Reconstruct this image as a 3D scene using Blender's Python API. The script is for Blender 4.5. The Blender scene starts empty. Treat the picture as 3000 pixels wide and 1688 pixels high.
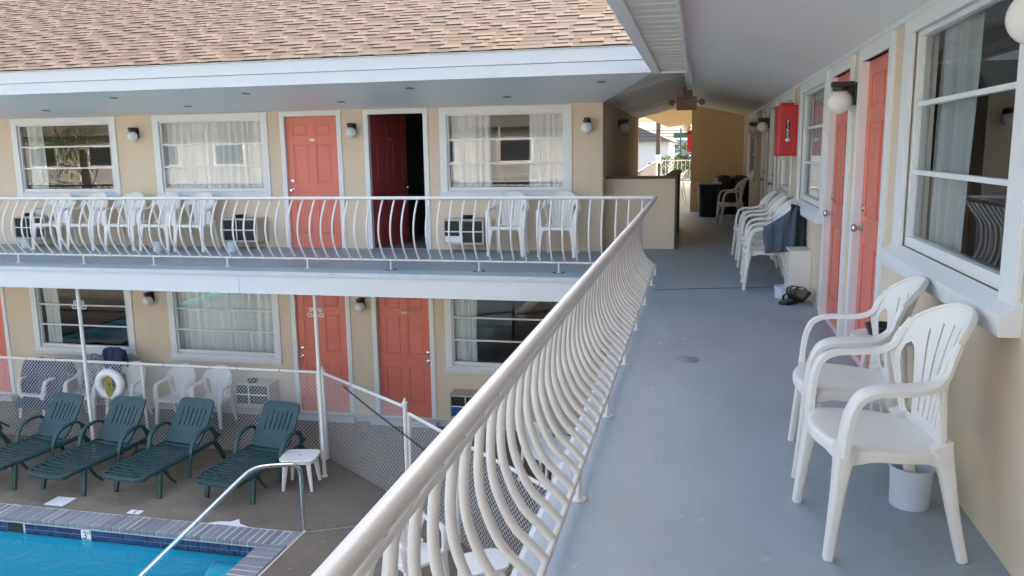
import bpy, bmesh, math, random
from mathutils import Vector, Matrix
random.seed(7)
SC = bpy.context.scene
COL = SC.collection
RAD = math.radians

# ------------------------------------------------------------------ camera
def make_camera():
    yaw, pitch, roll = -0.225218, -0.168222, -0.014831
    cy, sy, cp, sp = math.cos(yaw), math.sin(yaw), math.cos(pitch), math.sin(pitch)
    f = Vector((sy * cp, cy * cp, sp)); r = Vector((cy, -sy, 0)); u = r.cross(f)
    c, s = math.cos(roll), math.sin(roll)
    R = c * r + s * u; U = -s * r + c * u
    m = Matrix((R, U, -f)).transposed().to_4x4()
    m.translation = Vector((0, 0, 1.4758))
    cd = bpy.data.cameras.new('camera'); cd.sensor_width = 36.0
    cd.lens = 2381.68 / 3000 * 36; cd.clip_start = 0.05; cd.clip_end = 2000
    o = bpy.data.objects.new('camera', cd); COL.objects.link(o); o.matrix_world = m
    SC.camera = o
make_camera()

# ------------------------------------------------------------------ sky, sun, exposure
SUN = Vector((0.42, 0.74, 0.56)).normalized()
W = bpy.data.worlds.new('World'); SC.world = W; W.use_nodes = True
_n = W.node_tree.nodes; _l = W.node_tree.links; _n.clear()
_o = _n.new('ShaderNodeOutputWorld'); _b = _n.new('ShaderNodeBackground'); _s = _n.new('ShaderNodeTexSky')
_s.sky_type = 'NISHITA'; _s.sun_disc = False
_s.sun_elevation = math.asin(SUN.z); _s.sun_rotation = math.atan2(SUN.x, SUN.y)
_s.air_density = 1.0; _s.dust_density = 9.0; _s.ozone_density = 0.0
_b.inputs[1].default_value = 0.15
_l.new(_s.outputs[0], _b.inputs[0]); _l.new(_b.outputs[0], _o.inputs[0])
sd = bpy.data.lights.new('sun', 'SUN'); sd.energy = 2.0; sd.angle = RAD(0.53); sd.color = (1.0, 0.94, 0.85)
so = bpy.data.objects.new('sun', sd); COL.objects.link(so)
so.rotation_euler = (-SUN).to_track_quat('-Z', 'Y').to_euler(); so.location = SUN * 60
SC.view_settings.view_transform = 'Standard'; SC.view_settings.look = 'None'
SC.view_settings.exposure = 2.65; SC.view_settings.gamma = 1.0
SC.view_settings.use_curve_mapping = False
SC.render.engine = 'CYCLES'
SC.cycles.use_denoising = True
SC.cycles.max_bounces = 10; SC.cycles.diffuse_bounces = 5; SC.cycles.transparent_max_bounces = 24
SC.cycles.sample_clamp_indirect = 6.0

# ------------------------------------------------------------------ materials
MATS = {}
def M(name, col, rough=0.6, var=0.08, vscale=3.0, bump=0.0, bscale=120.0, metal=0.0, spec=0.5,
      stain=None, stain_scale=1.2, stain_lo=0.55, stain_hi=0.75, rnd=0.0, speck=None, speck_scale=60, detail=6, stretch=None):
    """painted / plain surface: fine two-scale colour variation, optional stains, specks and bump"""
    m = bpy.data.materials.new(name); m.use_nodes = True
    N = m.node_tree.nodes; L = m.node_tree.links
    p = N['Principled BSDF']; p.inputs['Roughness'].default_value = rough
    p.inputs['Metallic'].default_value = metal; p.inputs['Specular IOR Level'].default_value = spec
    tc = N.new('ShaderNodeTexCoord'); vec = tc.outputs['Object']
    oi0 = N.new('ShaderNodeObjectInfo'); va = N.new('ShaderNodeVectorMath'); va.operation = 'MULTIPLY_ADD'
    va.inputs[1].default_value = (1.37, 2.11, 1.73)
    L.new(oi0.outputs['Location'], va.inputs[0]); L.new(vec, va.inputs[2]); vec = va.outputs[0]
    if stretch:
        mp = N.new('ShaderNodeMapping'); mp.inputs['Scale'].default_value = stretch
        L.new(vec, mp.inputs['Vector']); vec = mp.outputs[0]
    a = N.new('ShaderNodeTexNoise'); a.inputs['Scale'].default_value = vscale; a.inputs['Detail'].default_value = detail
    a.inputs['Roughness'].default_value = 0.65
    L.new(vec, a.inputs['Vector'])
    mx = N.new('ShaderNodeMix'); mx.data_type = 'RGBA'
    c0 = [max(0, c * (1 - var * 1.6)) for c in col]; c1 = [min(1, c * (1 + var * 1.6)) for c in col]
    mx.inputs[6].default_value = (*c0, 1); mx.inputs[7].default_value = (*c1, 1)
    L.new(a.outputs['Fac'], mx.inputs[0]); out = mx.outputs[2]
    def over(src_fac, color, prev):
        k = N.new('ShaderNodeMix'); k.data_type = 'RGBA'; k.inputs[7].default_value = (*color, 1)
        L.new(src_fac, k.inputs[0]); L.new(prev, k.inputs[6]); return k.outputs[2]
    if stain:
        b = N.new('ShaderNodeTexNoise'); b.inputs['Scale'].default_value = stain_scale; b.inputs['Detail'].default_value = 8
        b.inputs['Roughness'].default_value = 0.7; L.new(vec, b.inputs['Vector'])
        mr = N.new('ShaderNodeMapRange'); mr.inputs[1].default_value = stain_lo; mr.inputs[2].default_value = stain_hi
        mr.inputs[4].default_value = 0.75
        L.new(b.outputs['Fac'], mr.inputs[0]); out = over(mr.outputs[0], stain, out)
    if speck:
        b = N.new('ShaderNodeTexNoise'); b.inputs['Scale'].default_value = speck_scale; b.inputs['Detail'].default_value = 2
        L.new(vec, b.inputs['Vector'])
        mr = N.new('ShaderNodeMapRange'); mr.inputs[1].default_value = 0.70; mr.inputs[2].default_value = 0.74
        L.new(b.outputs['Fac'], mr.inputs[0]); out = over(mr.outputs[0], speck, out)
    if rnd:
        oi = N.new('ShaderNodeObjectInfo'); h = N.new('ShaderNodeHueSaturation')
        mr = N.new('ShaderNodeMapRange'); mr.inputs[3].default_value = 1 - rnd; mr.inputs[4].default_value = 1 + rnd
        L.new(oi.outputs['Random'], mr.inputs[0]); L.new(mr.outputs[0], h.inputs['Value'])
        L.new(out, h.inputs['Color']); out = h.outputs[0]
    L.new(out, p.inputs['Base Color'])
    rr = N.new('ShaderNodeMapRange'); rr.inputs[3].default_value = max(0.02, rough - 0.1); rr.inputs[4].default_value = min(1, rough + 0.1)
    L.new(a.outputs['Fac'], rr.inputs[0]); L.new(rr.outputs[0], p.inputs['Roughness'])
    if bump:
        b = N.new('ShaderNodeTexNoise'); b.inputs['Scale'].default_value = bscale; b.inputs['Detail'].default_value = 4
        L.new(vec, b.inputs['Vector'])
        bp = N.new('ShaderNodeBump'); bp.inputs['Strength'].default_value = bump; bp.inputs['Distance'].default_value = 0.004
        L.new(b.outputs['Fac'], bp.inputs['Height']); L.new(bp.outputs[0], p.inputs['Normal'])
    MATS[name] = m
    return m

def glass_mat(name, tint=(0.93, 0.96, 0.95), rough=0.0, bump=0.0, bscale=1.0):
    m = bpy.data.materials.new(name); m.use_nodes = True
    N = m.node_tree.nodes; L = m.node_tree.links; N.clear()
    o = N.new('ShaderNodeOutputMaterial'); t = N.new('ShaderNodeBsdfTransparent'); g = N.new('ShaderNodeBsdfGlossy')
    t.inputs[0].default_value = (*tint, 1); g.inputs['Roughness'].default_value = rough
    fr = N.new('ShaderNodeFresnel'); fr.inputs['IOR'].default_value = 1.75
    mx = N.new('ShaderNodeMixShader')
    L.new(fr.outputs[0], mx.inputs[0]); L.new(t.outputs[0], mx.inputs[1]); L.new(g.outputs[0], mx.inputs[2]); L.new(mx.outputs[0], o.inputs[0])
    if bump:
        tc = N.new('ShaderNodeTexCoord'); b = N.new('ShaderNodeTexNoise'); b.inputs['Scale'].default_value = bscale
        b.inputs['Detail'].default_value = 3
        bp = N.new('ShaderNodeBump'); bp.inputs['Strength'].default_value = bump; bp.inputs['Distance'].default_value = 0.02
        L.new(tc.outputs['Object'], b.inputs['Vector']); L.new(b.outputs['Fac'], bp.inputs['Height'])
        L.new(bp.outputs[0], g.inputs['Normal']); L.new(bp.outputs[0], fr.inputs['Normal'])
    MATS[name] = m
    return m

def shingle_mat():
    m = bpy.data.materials.new('asphalt_shingle'); m.use_nodes = True
    N = m.node_tree.nodes; L = m.node_tree.links; p = N['Principled BSDF']; p.inputs['Roughness'].default_value = 0.95
    p.inputs['Specular IOR Level'].default_value = 0.15
    at = N.new('ShaderNodeAttribute'); at.attribute_name = 'tint'
    tc = N.new('ShaderNodeTexCoord'); n = N.new('ShaderNodeTexNoise'); n.inputs['Scale'].default_value = 260; n.inputs['Detail'].default_value = 2
    L.new(tc.outputs['Object'], n.inputs['Vector'])
    mr = N.new('ShaderNodeMapRange'); mr.inputs[3].default_value = 0.72; mr.inputs[4].default_value = 1.28
    L.new(n.outputs['Fac'], mr.inputs[0])
    h = N.new('ShaderNodeHueSaturation'); L.new(at.outputs['Color'], h.inputs['Color']); L.new(mr.outputs[0], h.inputs['Value'])
    L.new(h.outputs[0], p.inputs['Base Color'])
    bp = N.new('ShaderNodeBump'); bp.inputs['Strength'].default_value = 0.5; bp.inputs['Distance'].default_value = 0.003
    L.new(n.outputs['Fac'], bp.inputs['Height']); L.new(bp.outputs[0], p.inputs['Normal'])
    MATS['asphalt_shingle'] = m
shingle_mat()

M('cream_stucco', (0.70, 0.585, 0.44), 0.85, 0.06, 1.3, bump=0.6, bscale=70, stain=(0.60, 0.50, 0.36), stain_scale=1.6, stain_lo=0.48, stain_hi=0.75, stretch=(1, 1, 0.35))
M('yellow_stucco', (0.72, 0.54, 0.28), 0.85, 0.08, 1.3, bump=0.3, bscale=90)
M('white_trim', (0.76, 0.77, 0.77), 0.45, 0.03, 2.0, bump=0.06, bscale=25, stain=(0.55, 0.54, 0.50), stain_lo=0.66, stain_hi=0.9)
M('white_fascia', (0.62, 0.615, 0.60), 0.4, 0.03, 0.8, stain=(0.58, 0.56, 0.52), stain_lo=0.64, stain_hi=0.92, stretch=(0.3, 1, 1))
M('ceiling_paint', (0.82, 0.815, 0.80), 0.45, 0.05, 0.7, bump=0.12, bscale=14, stain=(0.64, 0.62, 0.59), stain_lo=0.6, stain_hi=0.9)
M('plank_paint', (0.58, 0.55, 0.51), 0.5, 0.14, 2.0, bump=0.15, bscale=20, rnd=0.14)
M('coral_paint', (0.69, 0.188, 0.130), 0.42, 0.06, 1.8, bump=0.08, bscale=40, rnd=0.05, stain=(0.58, 0.15, 0.10), stain_scale=1.5, stain_lo=0.55, stain_hi=0.8)
M('maroon_paint', (0.30, 0.045, 0.05), 0.5, 0.06, 1.5)
M('rail_paint', (0.70, 0.66, 0.61), 0.42, 0.05, 6.0, bump=0.25, bscale=45, speck=(0.48, 0.43, 0.37), speck_scale=120, stain=(0.58, 0.53, 0.46), stain_scale=6, stain_lo=0.6, stain_hi=0.85)
M('deck_paint', (0.315, 0.362, 0.395), 0.5, 0.10, 2.6, bump=0.35, bscale=190, stain=(0.225, 0.25, 0.262), stain_scale=1.1, stain_lo=0.46, stain_hi=0.80, speck=(0.40, 0.44, 0.46), speck_scale=9, detail=9, stretch=(1.0, 0.55, 1.0))
M('edge_paint', (0.52, 0.55, 0.57), 0.6, 0.12, 3.0, stain=(0.30, 0.28, 0.25), stain_scale=4, stain_lo=0.55, stain_hi=0.8)
M('concrete', (0.205, 0.165, 0.120), 0.8, 0.16, 0.9, bump=0.4, bscale=140, stain=(0.105, 0.085, 0.065), stain_scale=0.38, stain_lo=0.40, stain_hi=0.62, speck=(0.30, 0.28, 0.25), speck_scale=17)
M('soil_ground', (0.16, 0.15, 0.12), 0.9, 0.2, 0.4, bump=0.3, bscale=10)
M('cement_joint', (0.55, 0.54, 0.52), 0.8, 0.1, 6)
M('coping_brick', (0.20, 0.205, 0.22), 0.6, 0.16, 9, bump=0.3, bscale=60, rnd=0.14)
M('pool_tile', (0.020, 0.036, 0.115), 0.18, 0.3, 12, rnd=0.35)
M('pool_plaster', (0.17, 0.72, 0.84), 0.7, 0.06, 1.5)
M('white_plastic', (0.79, 0.755, 0.705), 0.38, 0.03, 5, bump=0.04, bscale=300, stain=(0.60, 0.54, 0.46), stain_scale=7, stain_lo=0.56, stain_hi=0.9)
M('green_plastic', (0.020, 0.056, 0.056), 0.5, 0.10, 4, rnd=0.08, stain=(0.050, 0.088, 0.085), stain_scale=3, stain_lo=0.5, stain_hi=0.9)
M('black_metal', (0.018, 0.016, 0.014), 0.4, 0.1, 10)
M('steel', (0.62, 0.62, 0.62), 0.25, 0.05, 8, metal=1.0)
M('chrome', (0.72, 0.72, 0.73), 0.14, 0.03, 8, metal=1.0)
M('galvanized', (0.62, 0.62, 0.61), 0.5, 0.12, 14, metal=0.2)
M('globe_glass', (0.80, 0.79, 0.76), 0.25, 0.02, 4)
M('curtain_fabric', (0.84, 0.85, 0.86), 0.95, 0.04, 10)
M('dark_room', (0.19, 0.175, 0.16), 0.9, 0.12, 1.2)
M('room_furniture', (0.09, 0.05, 0.035), 0.5, 0.2, 2)
M('bed_linen', (0.22, 0.24, 0.27), 0.9, 0.1, 4)
M('ac_case', (0.50, 0.46, 0.40), 0.5, 0.08, 5, stain=(0.36, 0.33, 0.29), stain_lo=0.5, stain_hi=0.8)
M('ac_grille', (0.035, 0.035, 0.036), 0.6, 0.15, 60)
M('blue_plastic', (0.01, 0.10, 0.26), 0.4, 0.1, 5)
M('red_vinyl', (0.50, 0.018, 0.024), 0.38, 0.07, 5, bump=0.15, bscale=14)
M('black_print', (0.012, 0.012, 0.012), 0.5, 0)
M('white_print', (0.80, 0.80, 0.78), 0.5, 0)
M('exit_red', (0.50, 0.10, 0.07), 0.4, 0.05)
M('exit_case', (0.15, 0.085, 0.065), 0.5, 0.08, 6)
M('brown_trim', (0.075, 0.048, 0.030), 0.55, 0.15, 6)
M('trash_plastic', (0.014, 0.018, 0.020), 0.45, 0.12, 5)
M('brown_plastic', (0.040, 0.022, 0.020), 0.45, 0.15, 5)
M('navy_cloth', (0.035, 0.055, 0.115), 0.95, 0.25, 14, bump=0.4, bscale=160)
M('grey_cloth', (0.30, 0.31, 0.33), 0.95, 0.35, 22, bump=0.4, bscale=160, stain=(0.03, 0.03, 0.04), stain_scale=18, stain_lo=0.5, stain_hi=0.54)
M('blue_towel', (0.095, 0.12, 0.165), 0.98, 0.25, 9, bump=0.6, bscale=220)
M('dark_towel', (0.04, 0.048, 0.052), 0.98, 0.25, 9, bump=0.6, bscale=220)
M('black_leather', (0.018, 0.014, 0.012), 0.55, 0.2, 20)
M('tan_insole', (0.13, 0.10, 0.075), 0.8, 0.2, 20)
M('pot_white', (0.62, 0.68, 0.75), 0.4, 0.04, 6)
M('rope_yellow', (0.42, 0.35, 0.08), 0.9, 0.3, 60)
M('wire_black', (0.015, 0.015, 0.015), 0.5, 0)
M('brass', (0.45, 0.36, 0.16), 0.35, 0.1, 20, metal=0.8)
M('siding_white', (0.70, 0.68, 0.63), 0.6, 0.04, 1)
M('siding_tan', (0.36, 0.37, 0.38), 0.7, 0.05, 1)
M('roof_grey', (0.16, 0.15, 0.145), 0.9, 0.15, 5)
M('roof_blue', (0.09, 0.17, 0.26), 0.8, 0.1, 5)
M('house_blue', (0.28, 0.36, 0.45), 0.7, 0.05, 2)
M('wood_pole', (0.10, 0.075, 0.055), 0.9, 0.2, 6)
M('sign_green', (0.02, 0.10, 0.075), 0.5, 0.05)
M('leaf_green', (0.07, 0.11, 0.03), 0.7, 0.3, 3, rnd=0.2)
M('bark', (0.10, 0.07, 0.05), 0.9, 0.2, 8)
M('asphalt', (0.055, 0.055, 0.056), 0.9, 0.15, 3)
M('far_pane', (0.03, 0.04, 0.05), 0.08, 0.1, 3)
M('soffit_vinyl', (0.70, 0.68, 0.62), 0.5, 0.04, 3, rnd=0.03)
M('vent_metal', (0.22, 0.235, 0.24), 0.5, 0.1, 20)
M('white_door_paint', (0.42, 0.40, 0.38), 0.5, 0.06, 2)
glass_mat('window_glass')
glass_mat('pool_water', tint=(0.38, 0.93, 0.98), rough=0.02, bump=0.9, bscale=3.6)

# ------------------------------------------------------------------ mesh helpers
class MB:
    def __init__(s): s.v = []; s.f = []
    def add(s, vs, fs):
        o = len(s.v); s.v += [tuple(p) for p in vs]; s.f += [tuple(i + o for i in f) for f in fs]; return s
    def box(s, x0, x1, y0, y1, z0, z1):
        return s.add([(x0,y0,z0),(x1,y0,z0),(x1,y1,z0),(x0,y1,z0),(x0,y0,z1),(x1,y0,z1),(x1,y1,z1),(x0,y1,z1)],
                     [(0,3,2,1),(4,5,6,7),(0,1,5,4),(1,2,6,5),(2,3,7,6),(3,0,4,7)])
    def prism(s, poly, axis, a0, a1):
        """polygon in the two other axes extruded along axis (0,1,2)"""
        def P(p, a):
            q = list(p); q.insert(axis, a); return tuple(q)
        n = len(poly)
        return s.add([P(p, a0) for p in poly] + [P(p, a1) for p in poly],
                     [tuple(range(n))[::-1], tuple(range(n, 2*n))] + [(i, (i+1) % n, (i+1) % n + n, i + n) for i in range(n)])
    def rings(s, rings, closed=False, caps=True):
        n = len(rings[0]); o = len(s.v)
        for r in rings: s.v += [tuple(p) for p in r]
        m = len(rings)
        for i in range(m if closed else m - 1):
            a = o + i * n; b = o + ((i + 1) % m) * n
            for j in range(n):
                s.f.append((a + j, a + (j+1) % n, b + (j+1) % n, b + j))
        if caps and not closed:
            s.f.append(tuple(o + j for j in range(n))[::-1]); s.f.append(tuple(o + (m-1)*n + j for j in range(n)))
        return s
    def sweep(s, path, prof, closed=False, up=(0, 0, 1)):
        """prof: list of 2D points, or function(t)->list. side axis = tangent x up"""
        P = [Vector(p) for p in path]; n = len(P); R = []
        nrm = None
        for i in range(n):
            if closed: t = (P[(i+1) % n] - P[i-1])
            else: t = P[min(i+1, n-1)] - P[max(i-1, 0)]
            t.normalize()
            if nrm is None:
                u = Vector(up); u = u - t * u.dot(t)
                if u.length < 1e-4:
                    u = Vector((1, 0, 0)); u = u - t * u.dot(t)
            else:
                u = nrm - t * nrm.dot(t)
            u.normalize(); nrm = u
            sd = t.cross(u)
            pr = prof(i / (n - 1)) if callable(prof) else prof
            R.append([P[i] + sd * a + u * b for a, b in pr])
        return s.rings(R, closed)
    def tube(s, path, r, n=8, closed=False):
        def ring(rr): return [(rr * math.cos(2*math.pi*k/n), rr * math.sin(2*math.pi*k/n)) for k in range(n)]
        if callable(r): return s.sweep(path, lambda t: ring(r(t)), closed)
        return s.sweep(path, ring(r), closed)
    def lathe(s, prof, n=24, c=(0, 0, 0), caps=True):
        return s.rings([[(c[0] + r*math.cos(2*math.pi*k/n), c[1] + r*math.sin(2*math.pi*k/n), c[2] + z) for k in range(n)] for r, z in prof], caps=caps)
    def sphere(s, c, r, n=20, m=12):
        return s.lathe([(max(1e-4, r*math.sin(math.pi*i/m)), -r*math.cos(math.pi*i/m)) for i in range(m+1)], n, c)
    def mesh(s, name, mat, smooth=False, angle=40):
        me = bpy.data.meshes.new(name); me.from_pydata(s.v, [], s.f)
        bm = bmesh.new(); bm.from_mesh(me); bmesh.ops.recalc_face_normals(bm, faces=bm.faces); bm.to_mesh(me); bm.free()
        finish(me, mat, smooth, angle); return me
    def build(s, name, mat, parent=None, loc=(0,0,0), rz=0.0, smooth=False, bevel=0.0, angle=40):
        return obj(name, s.mesh(name, mat, smooth, angle), parent, loc, rz, bevel)

def finish(me, mat, smooth, angle=40):
    if mat: me.materials.append(MATS[mat])
    if smooth:
        for p in me.polygons: p.use_smooth = True
        me.set_sharp_from_angle(angle=RAD(angle))

def obj(name, me, parent=None, loc=(0,0,0), rz=0.0, bevel=0.0):
    o = bpy.data.objects.new(name, me); COL.objects.link(o)
    o.location = loc; o.rotation_euler = (0, 0, rz)
    if parent: o.parent = parent
    if bevel:
        b = o.modifiers.new('bevel', 'BEVEL'); b.width = bevel; b.segments = 2; b.limit_method = 'ANGLE'; b.angle_limit = RAD(40)
    return o

def thing(name, label, cat, loc=(0,0,0), rz=0.0, group=None):
    o = bpy.data.objects.new(name, None); COL.objects.link(o); o.empty_display_size = 0.1
    o.location = loc; o.rotation_euler = (0, 0, rz)
    return tag(o, label, cat, group)
def tag(o, label, cat, group=None):
    o['label'] = label; o['category'] = cat
    if group: o['group'] = group
    return o
def struct(o): o['kind'] = 'structure'; return o
def stuff(o): o['kind'] = 'stuff'; return o

def children_of(o): return [c for c in COL.objects if c.parent == o]
def copy_tree(o, parent=None):
    c = o.copy(); COL.objects.link(c); c.parent = parent
    for ch in KIDS(o): copy_tree(ch, c)
    return c
def KIDS(o): return list(o.children)
def dup(o, label, loc, rz, group=None, cat=None):
    c = copy_tree(o); c.location = loc; c.rotation_euler = (0, 0, rz); c['label'] = label
    if group: c['group'] = group
    return c

def arc(cx, cy, r, a0, a1, n):
    return [(cx + r*math.cos(RAD(a0 + (a1-a0)*i/n)), cy + r*math.sin(RAD(a0 + (a1-a0)*i/n))) for i in range(n+1)]
def rrect(w, h, r, n=3):
    """rounded rectangle outline centred on origin"""
    x, y = w/2 - r, h/2 - r
    return arc(x, y, r, 0, 90, n) + arc(-x, y, r, 90, 180, n) + arc(-x, -y, r, 180, 270, n) + arc(x, -y, r, 270, 360, n)
def smoothpath(pts, n=6):
    """Catmull-Rom through pts"""
    P = [Vector(p) for p in pts]; out = []
    for i in range(len(P) - 1):
        p0 = P[max(i-1, 0)]; p1 = P[i]; p2 = P[i+1]; p3 = P[min(i+2, len(P)-1)]
        for k in range(n):
            t = k / n
            out.append(0.5 * ((2*p1) + (-p0+p2)*t + (2*p0-5*p1+4*p2-p3)*t*t + (-p0+3*p1-3*p2+p3)*t*t*t))
    out.append(P[-1]); return out

def sheet_with_holes(outer, holes, cuts_a, cuts_b, fmap):
    """flat outline with holes, cut by lines so it can bend, then mapped to 3D"""
    bm = bmesh.new()
    for loop in [outer] + holes:
        vs = [bm.verts.new((p[0], p[1], 0)) for p in loop]
        for i in range(len(vs)): bm.edges.new((vs[i], vs[(i+1) % len(vs)]))
    bmesh.ops.triangle_fill(bm, use_beauty=True, use_dissolve=False, edges=bm.edges[:])
    for a in cuts_a:
        bmesh.ops.bisect_plane(bm, geom=bm.verts[:] + bm.edges[:] + bm.faces[:], plane_co=(a, 0, 0), plane_no=(1, 0, 0))
    for b in cuts_b:
        bmesh.ops.bisect_plane(bm, geom=bm.verts[:] + bm.edges[:] + bm.faces[:], plane_co=(0, b, 0), plane_no=(0, 1, 0))
    bmesh.ops.recalc_face_normals(bm, faces=bm.faces)
    for v in bm.verts: v.co = Vector(fmap(v.co.x, v.co.y))
    return bm
def bm_mesh(bm, name, mat, smooth=True, thick=0.0, angle=50):
    if thick:
        geom = bm.faces[:]
        bmesh.ops.recalc_face_normals(bm, faces=geom)
        bmesh.ops.solidify(bm, geom=geom, thickness=thick)
        bmesh.ops.recalc_face_normals(bm, faces=bm.faces)
    me = bpy.data.meshes.new(name); bm.to_mesh(me); bm.free(); finish(me, mat, smooth, angle); return me

def text_mesh(body, size, mat, depth=0.001):
    c = bpy.data.curves.new('lettering', 'FONT'); c.body = body; c.size = size; c.extrude = depth
    c.align_x = 'CENTER'; c.align_y = 'CENTER'
    t = bpy.data.objects.new('lettering', c); COL.objects.link(t)
    dg = bpy.context.evaluated_depsgraph_get()
    me = bpy.data.meshes.new_from_object(t.evaluated_get(dg)); me.name = 'lettering'
    bpy.data.objects.remove(t); bpy.data.curves.remove(c)
    me.materials.clear(); me.materials.append(MATS[mat]); return me
def xform_mesh(me, mat4):
    me.transform(mat4); me.update(); return me

def wall_panel(u0, u1, z0, z1, holes, thick=0.12):
    """wall in local frame: x=u, front face at y=0, body to y=+thick; holes (u0,u1,z0,z1)"""
    us = sorted(set([u0, u1] + [h[0] for h in holes] + [h[1] for h in holes]))
    zs = sorted(set([z0, z1] + [h[2] for h in holes] + [h[3] for h in holes]))
    us = [u for u in us if u0 <= u <= u1]; zs = [z for z in zs if z0 <= z <= z1]
    solid = {}
    for i in range(len(us)-1):
        for j in range(len(zs)-1):
            cu, cz = (us[i]+us[i+1])/2, (zs[j]+zs[j+1])/2
            solid[i, j] = not any(h[0] < cu < h[1] and h[2] < cz < h[3] for h in holes)
    mb = MB()
    for (i, j), s in solid.items():
        if not s: continue
        a, b, c, d = us[i], us[i+1], zs[j], zs[j+1]
        mb.add([(a,0,c),(b,0,c),(b,0,d),(a,0,d)], [(0,1,2,3)])
        mb.add([(a,thick,c),(b,thick,c),(b,thick,d),(a,thick,d)], [(3,2,1,0)])
        if not solid.get((i-1, j), False): mb.add([(a,0,c),(a,thick,c),(a,thick,d),(a,0,d)], [(3,2,1,0)])
        if not solid.get((i+1, j), False): mb.add([(b,0,c),(b,thick,c),(b,thick,d),(b,0,d)], [(0,1,2,3)])
        if not solid.get((i, j-1), False): mb.add([(a,0,c),(b,0,c),(b,thick,c),(a,thick,c)], [(3,2,1,0)])
        if not solid.get((i, j+1), False): mb.add([(a,0,d),(b,0,d),(b,thick,d),(a,thick,d)], [(0,1,2,3)])
    return mb
# ================================================================== SETTING
XR = 1.087; DY = 11.739; XC = -1.334; ZG = -2.80; ZL = -2.69
YE = 9.29           # cross-wing walkway edge
XE = -0.592         # near walkway edge
PX0, PX1, PY0, PY1 = -15.0, -4.62, -4.0, 7.60      # pool basin

def ring_sheet(name, X0, X1, Y0, Y1, z, mat, hx0=PX0, hx1=PX1, hy0=PY0, hy1=PY1):
    mb = MB()
    for a, b, c, d in ((X0, X1, Y0, hy0), (X0, X1, hy1, Y1), (X0, hx0, hy0, hy1), (hx1, X1, hy0, hy1)):
        mb.add([(a,c,z),(b,c,z),(b,d,z),(a,d,z)], [(0,1,2,3)])
    return struct(mb.build(name, mat))
ring_sheet('ground', -500, 500, -500, 500, ZG - 0.012, 'soil_ground')
ring_sheet('pool_deck', -17, 9, -13, 19.5, ZG, 'concrete')
struct(MB().add([(-60,38.5,ZG),(60,38.5,ZG),(60,47,ZG),(-60,47,ZG)], [(0,1,2,3)]).build('street', 'asphalt'))
# basin: floor, walls and the entry steps at the shallow end
b = MB()
b.add([(PX0,PY0,-3.95),(PX1,PY0,-3.95),(PX1,PY1,-3.95),(PX0,PY1,-3.95)], [(0,1,2,3)])
zt = ZG - 0.045
b.add([(PX0,PY1,-3.95),(PX1,PY1,-3.95),(PX1,PY1,zt),(PX0,PY1,zt)], [(0,1,2,3)])
b.add([(PX1,PY0,-3.95),(PX1,PY1,-3.95),(PX1,PY1,zt),(PX1,PY0,zt)], [(0,1,2,3)])
b.add([(PX0,PY0,-3.95),(PX0,PY1,-3.95),(PX0,PY1,zt),(PX0,PY0,zt)], [(0,1,2,3)])
b.add([(PX0,PY0,-3.95),(PX1,PY0,-3.95),(PX1,PY0,zt),(PX0,PY0,zt)], [(0,1,2,3)])
pool = struct(b.build('pool_basin', 'pool_plaster'))
for k, (w, z) in enumerate(((0.62, -3.08), (1.0, -3.32), (1.38, -3.56))):
    poly = [(PX1 - 0.004, PY1 - 0.004)] + [(PX1 - 0.004 + w*math.cos(RAD(a))*1.0, PY1 - 0.004 + w*1.1*math.sin(RAD(a))) for a in range(180, 271, 6)]
    MB().prism(poly, 2, -3.95 + 0.002*k, z).build('entry_step', 'pool_plaster', pool)
    edge = [(x, y, z + 0.006) for x, y in poly[1:]]
    MB().tube([Vector(p) + Vector((0.02, 0.03, 0)) for p in edge], 0.012, 6).build('step_edge', 'white_print', pool)
struct(MB().add([(PX0,PY0,-2.955),(PX1,PY0,-2.955),(PX1,PY1,-2.955),(PX0,PY1,-2.955)], [(0,1,2,3)]).build('pool_water', 'pool_water'))
# waterline tiles, each a piece
tile = MB().box(-0.0295, 0.0295, -0.006, 0, -0.0295, 0.0295).mesh('tile', 'pool_tile')
SK = (-8.02, -7.80); MK = (-6.98, -6.85)
b = MB().box(PX0, PX1, PY1 - 0.003, PY1 - 0.001, ZG - 0.2, zt).build('tile_grout', 'cement_joint', pool)
x = PX1 - 0.036
while x > -10.4:
    for r in range(2):
        if SK[0] - 0.03 < x < SK[1] + 0.03 or (MK[0] - 0.03 < x < MK[1] + 0.03): continue
        obj('tile', tile, pool, (x, PY1 - 0.003, ZG - 0.082 - 0.0655*r))
    x -= 0.0655
MB().box(SK[0], SK[1], PY1 - 0.012, PY1 - 0.004, ZG - 0.165, ZG - 0.05).build('skimmer_mouth', 'black_print', pool)
mk = MB().box(MK[0], MK[1], PY1 - 0.014, PY1 - 0.004, ZG - 0.185, ZG - 0.05).build('depth_tile', 'white_print', pool)
obj('numeral', xform_mesh(text_mesh('3', 0.13, 'black_print'), Matrix.Translation((-6.928, PY1 - 0.0155, ZG - 0.117)) @ Matrix.Rotation(RAD(90), 4, 'X')), mk)
obj('lettering', xform_mesh(text_mesh('FT', 0.045, 'black_print'), Matrix.Translation((-6.872, PY1 - 0.0155, ZG - 0.085)) @ Matrix.Rotation(RAD(90), 4, 'X')), mk)
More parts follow.
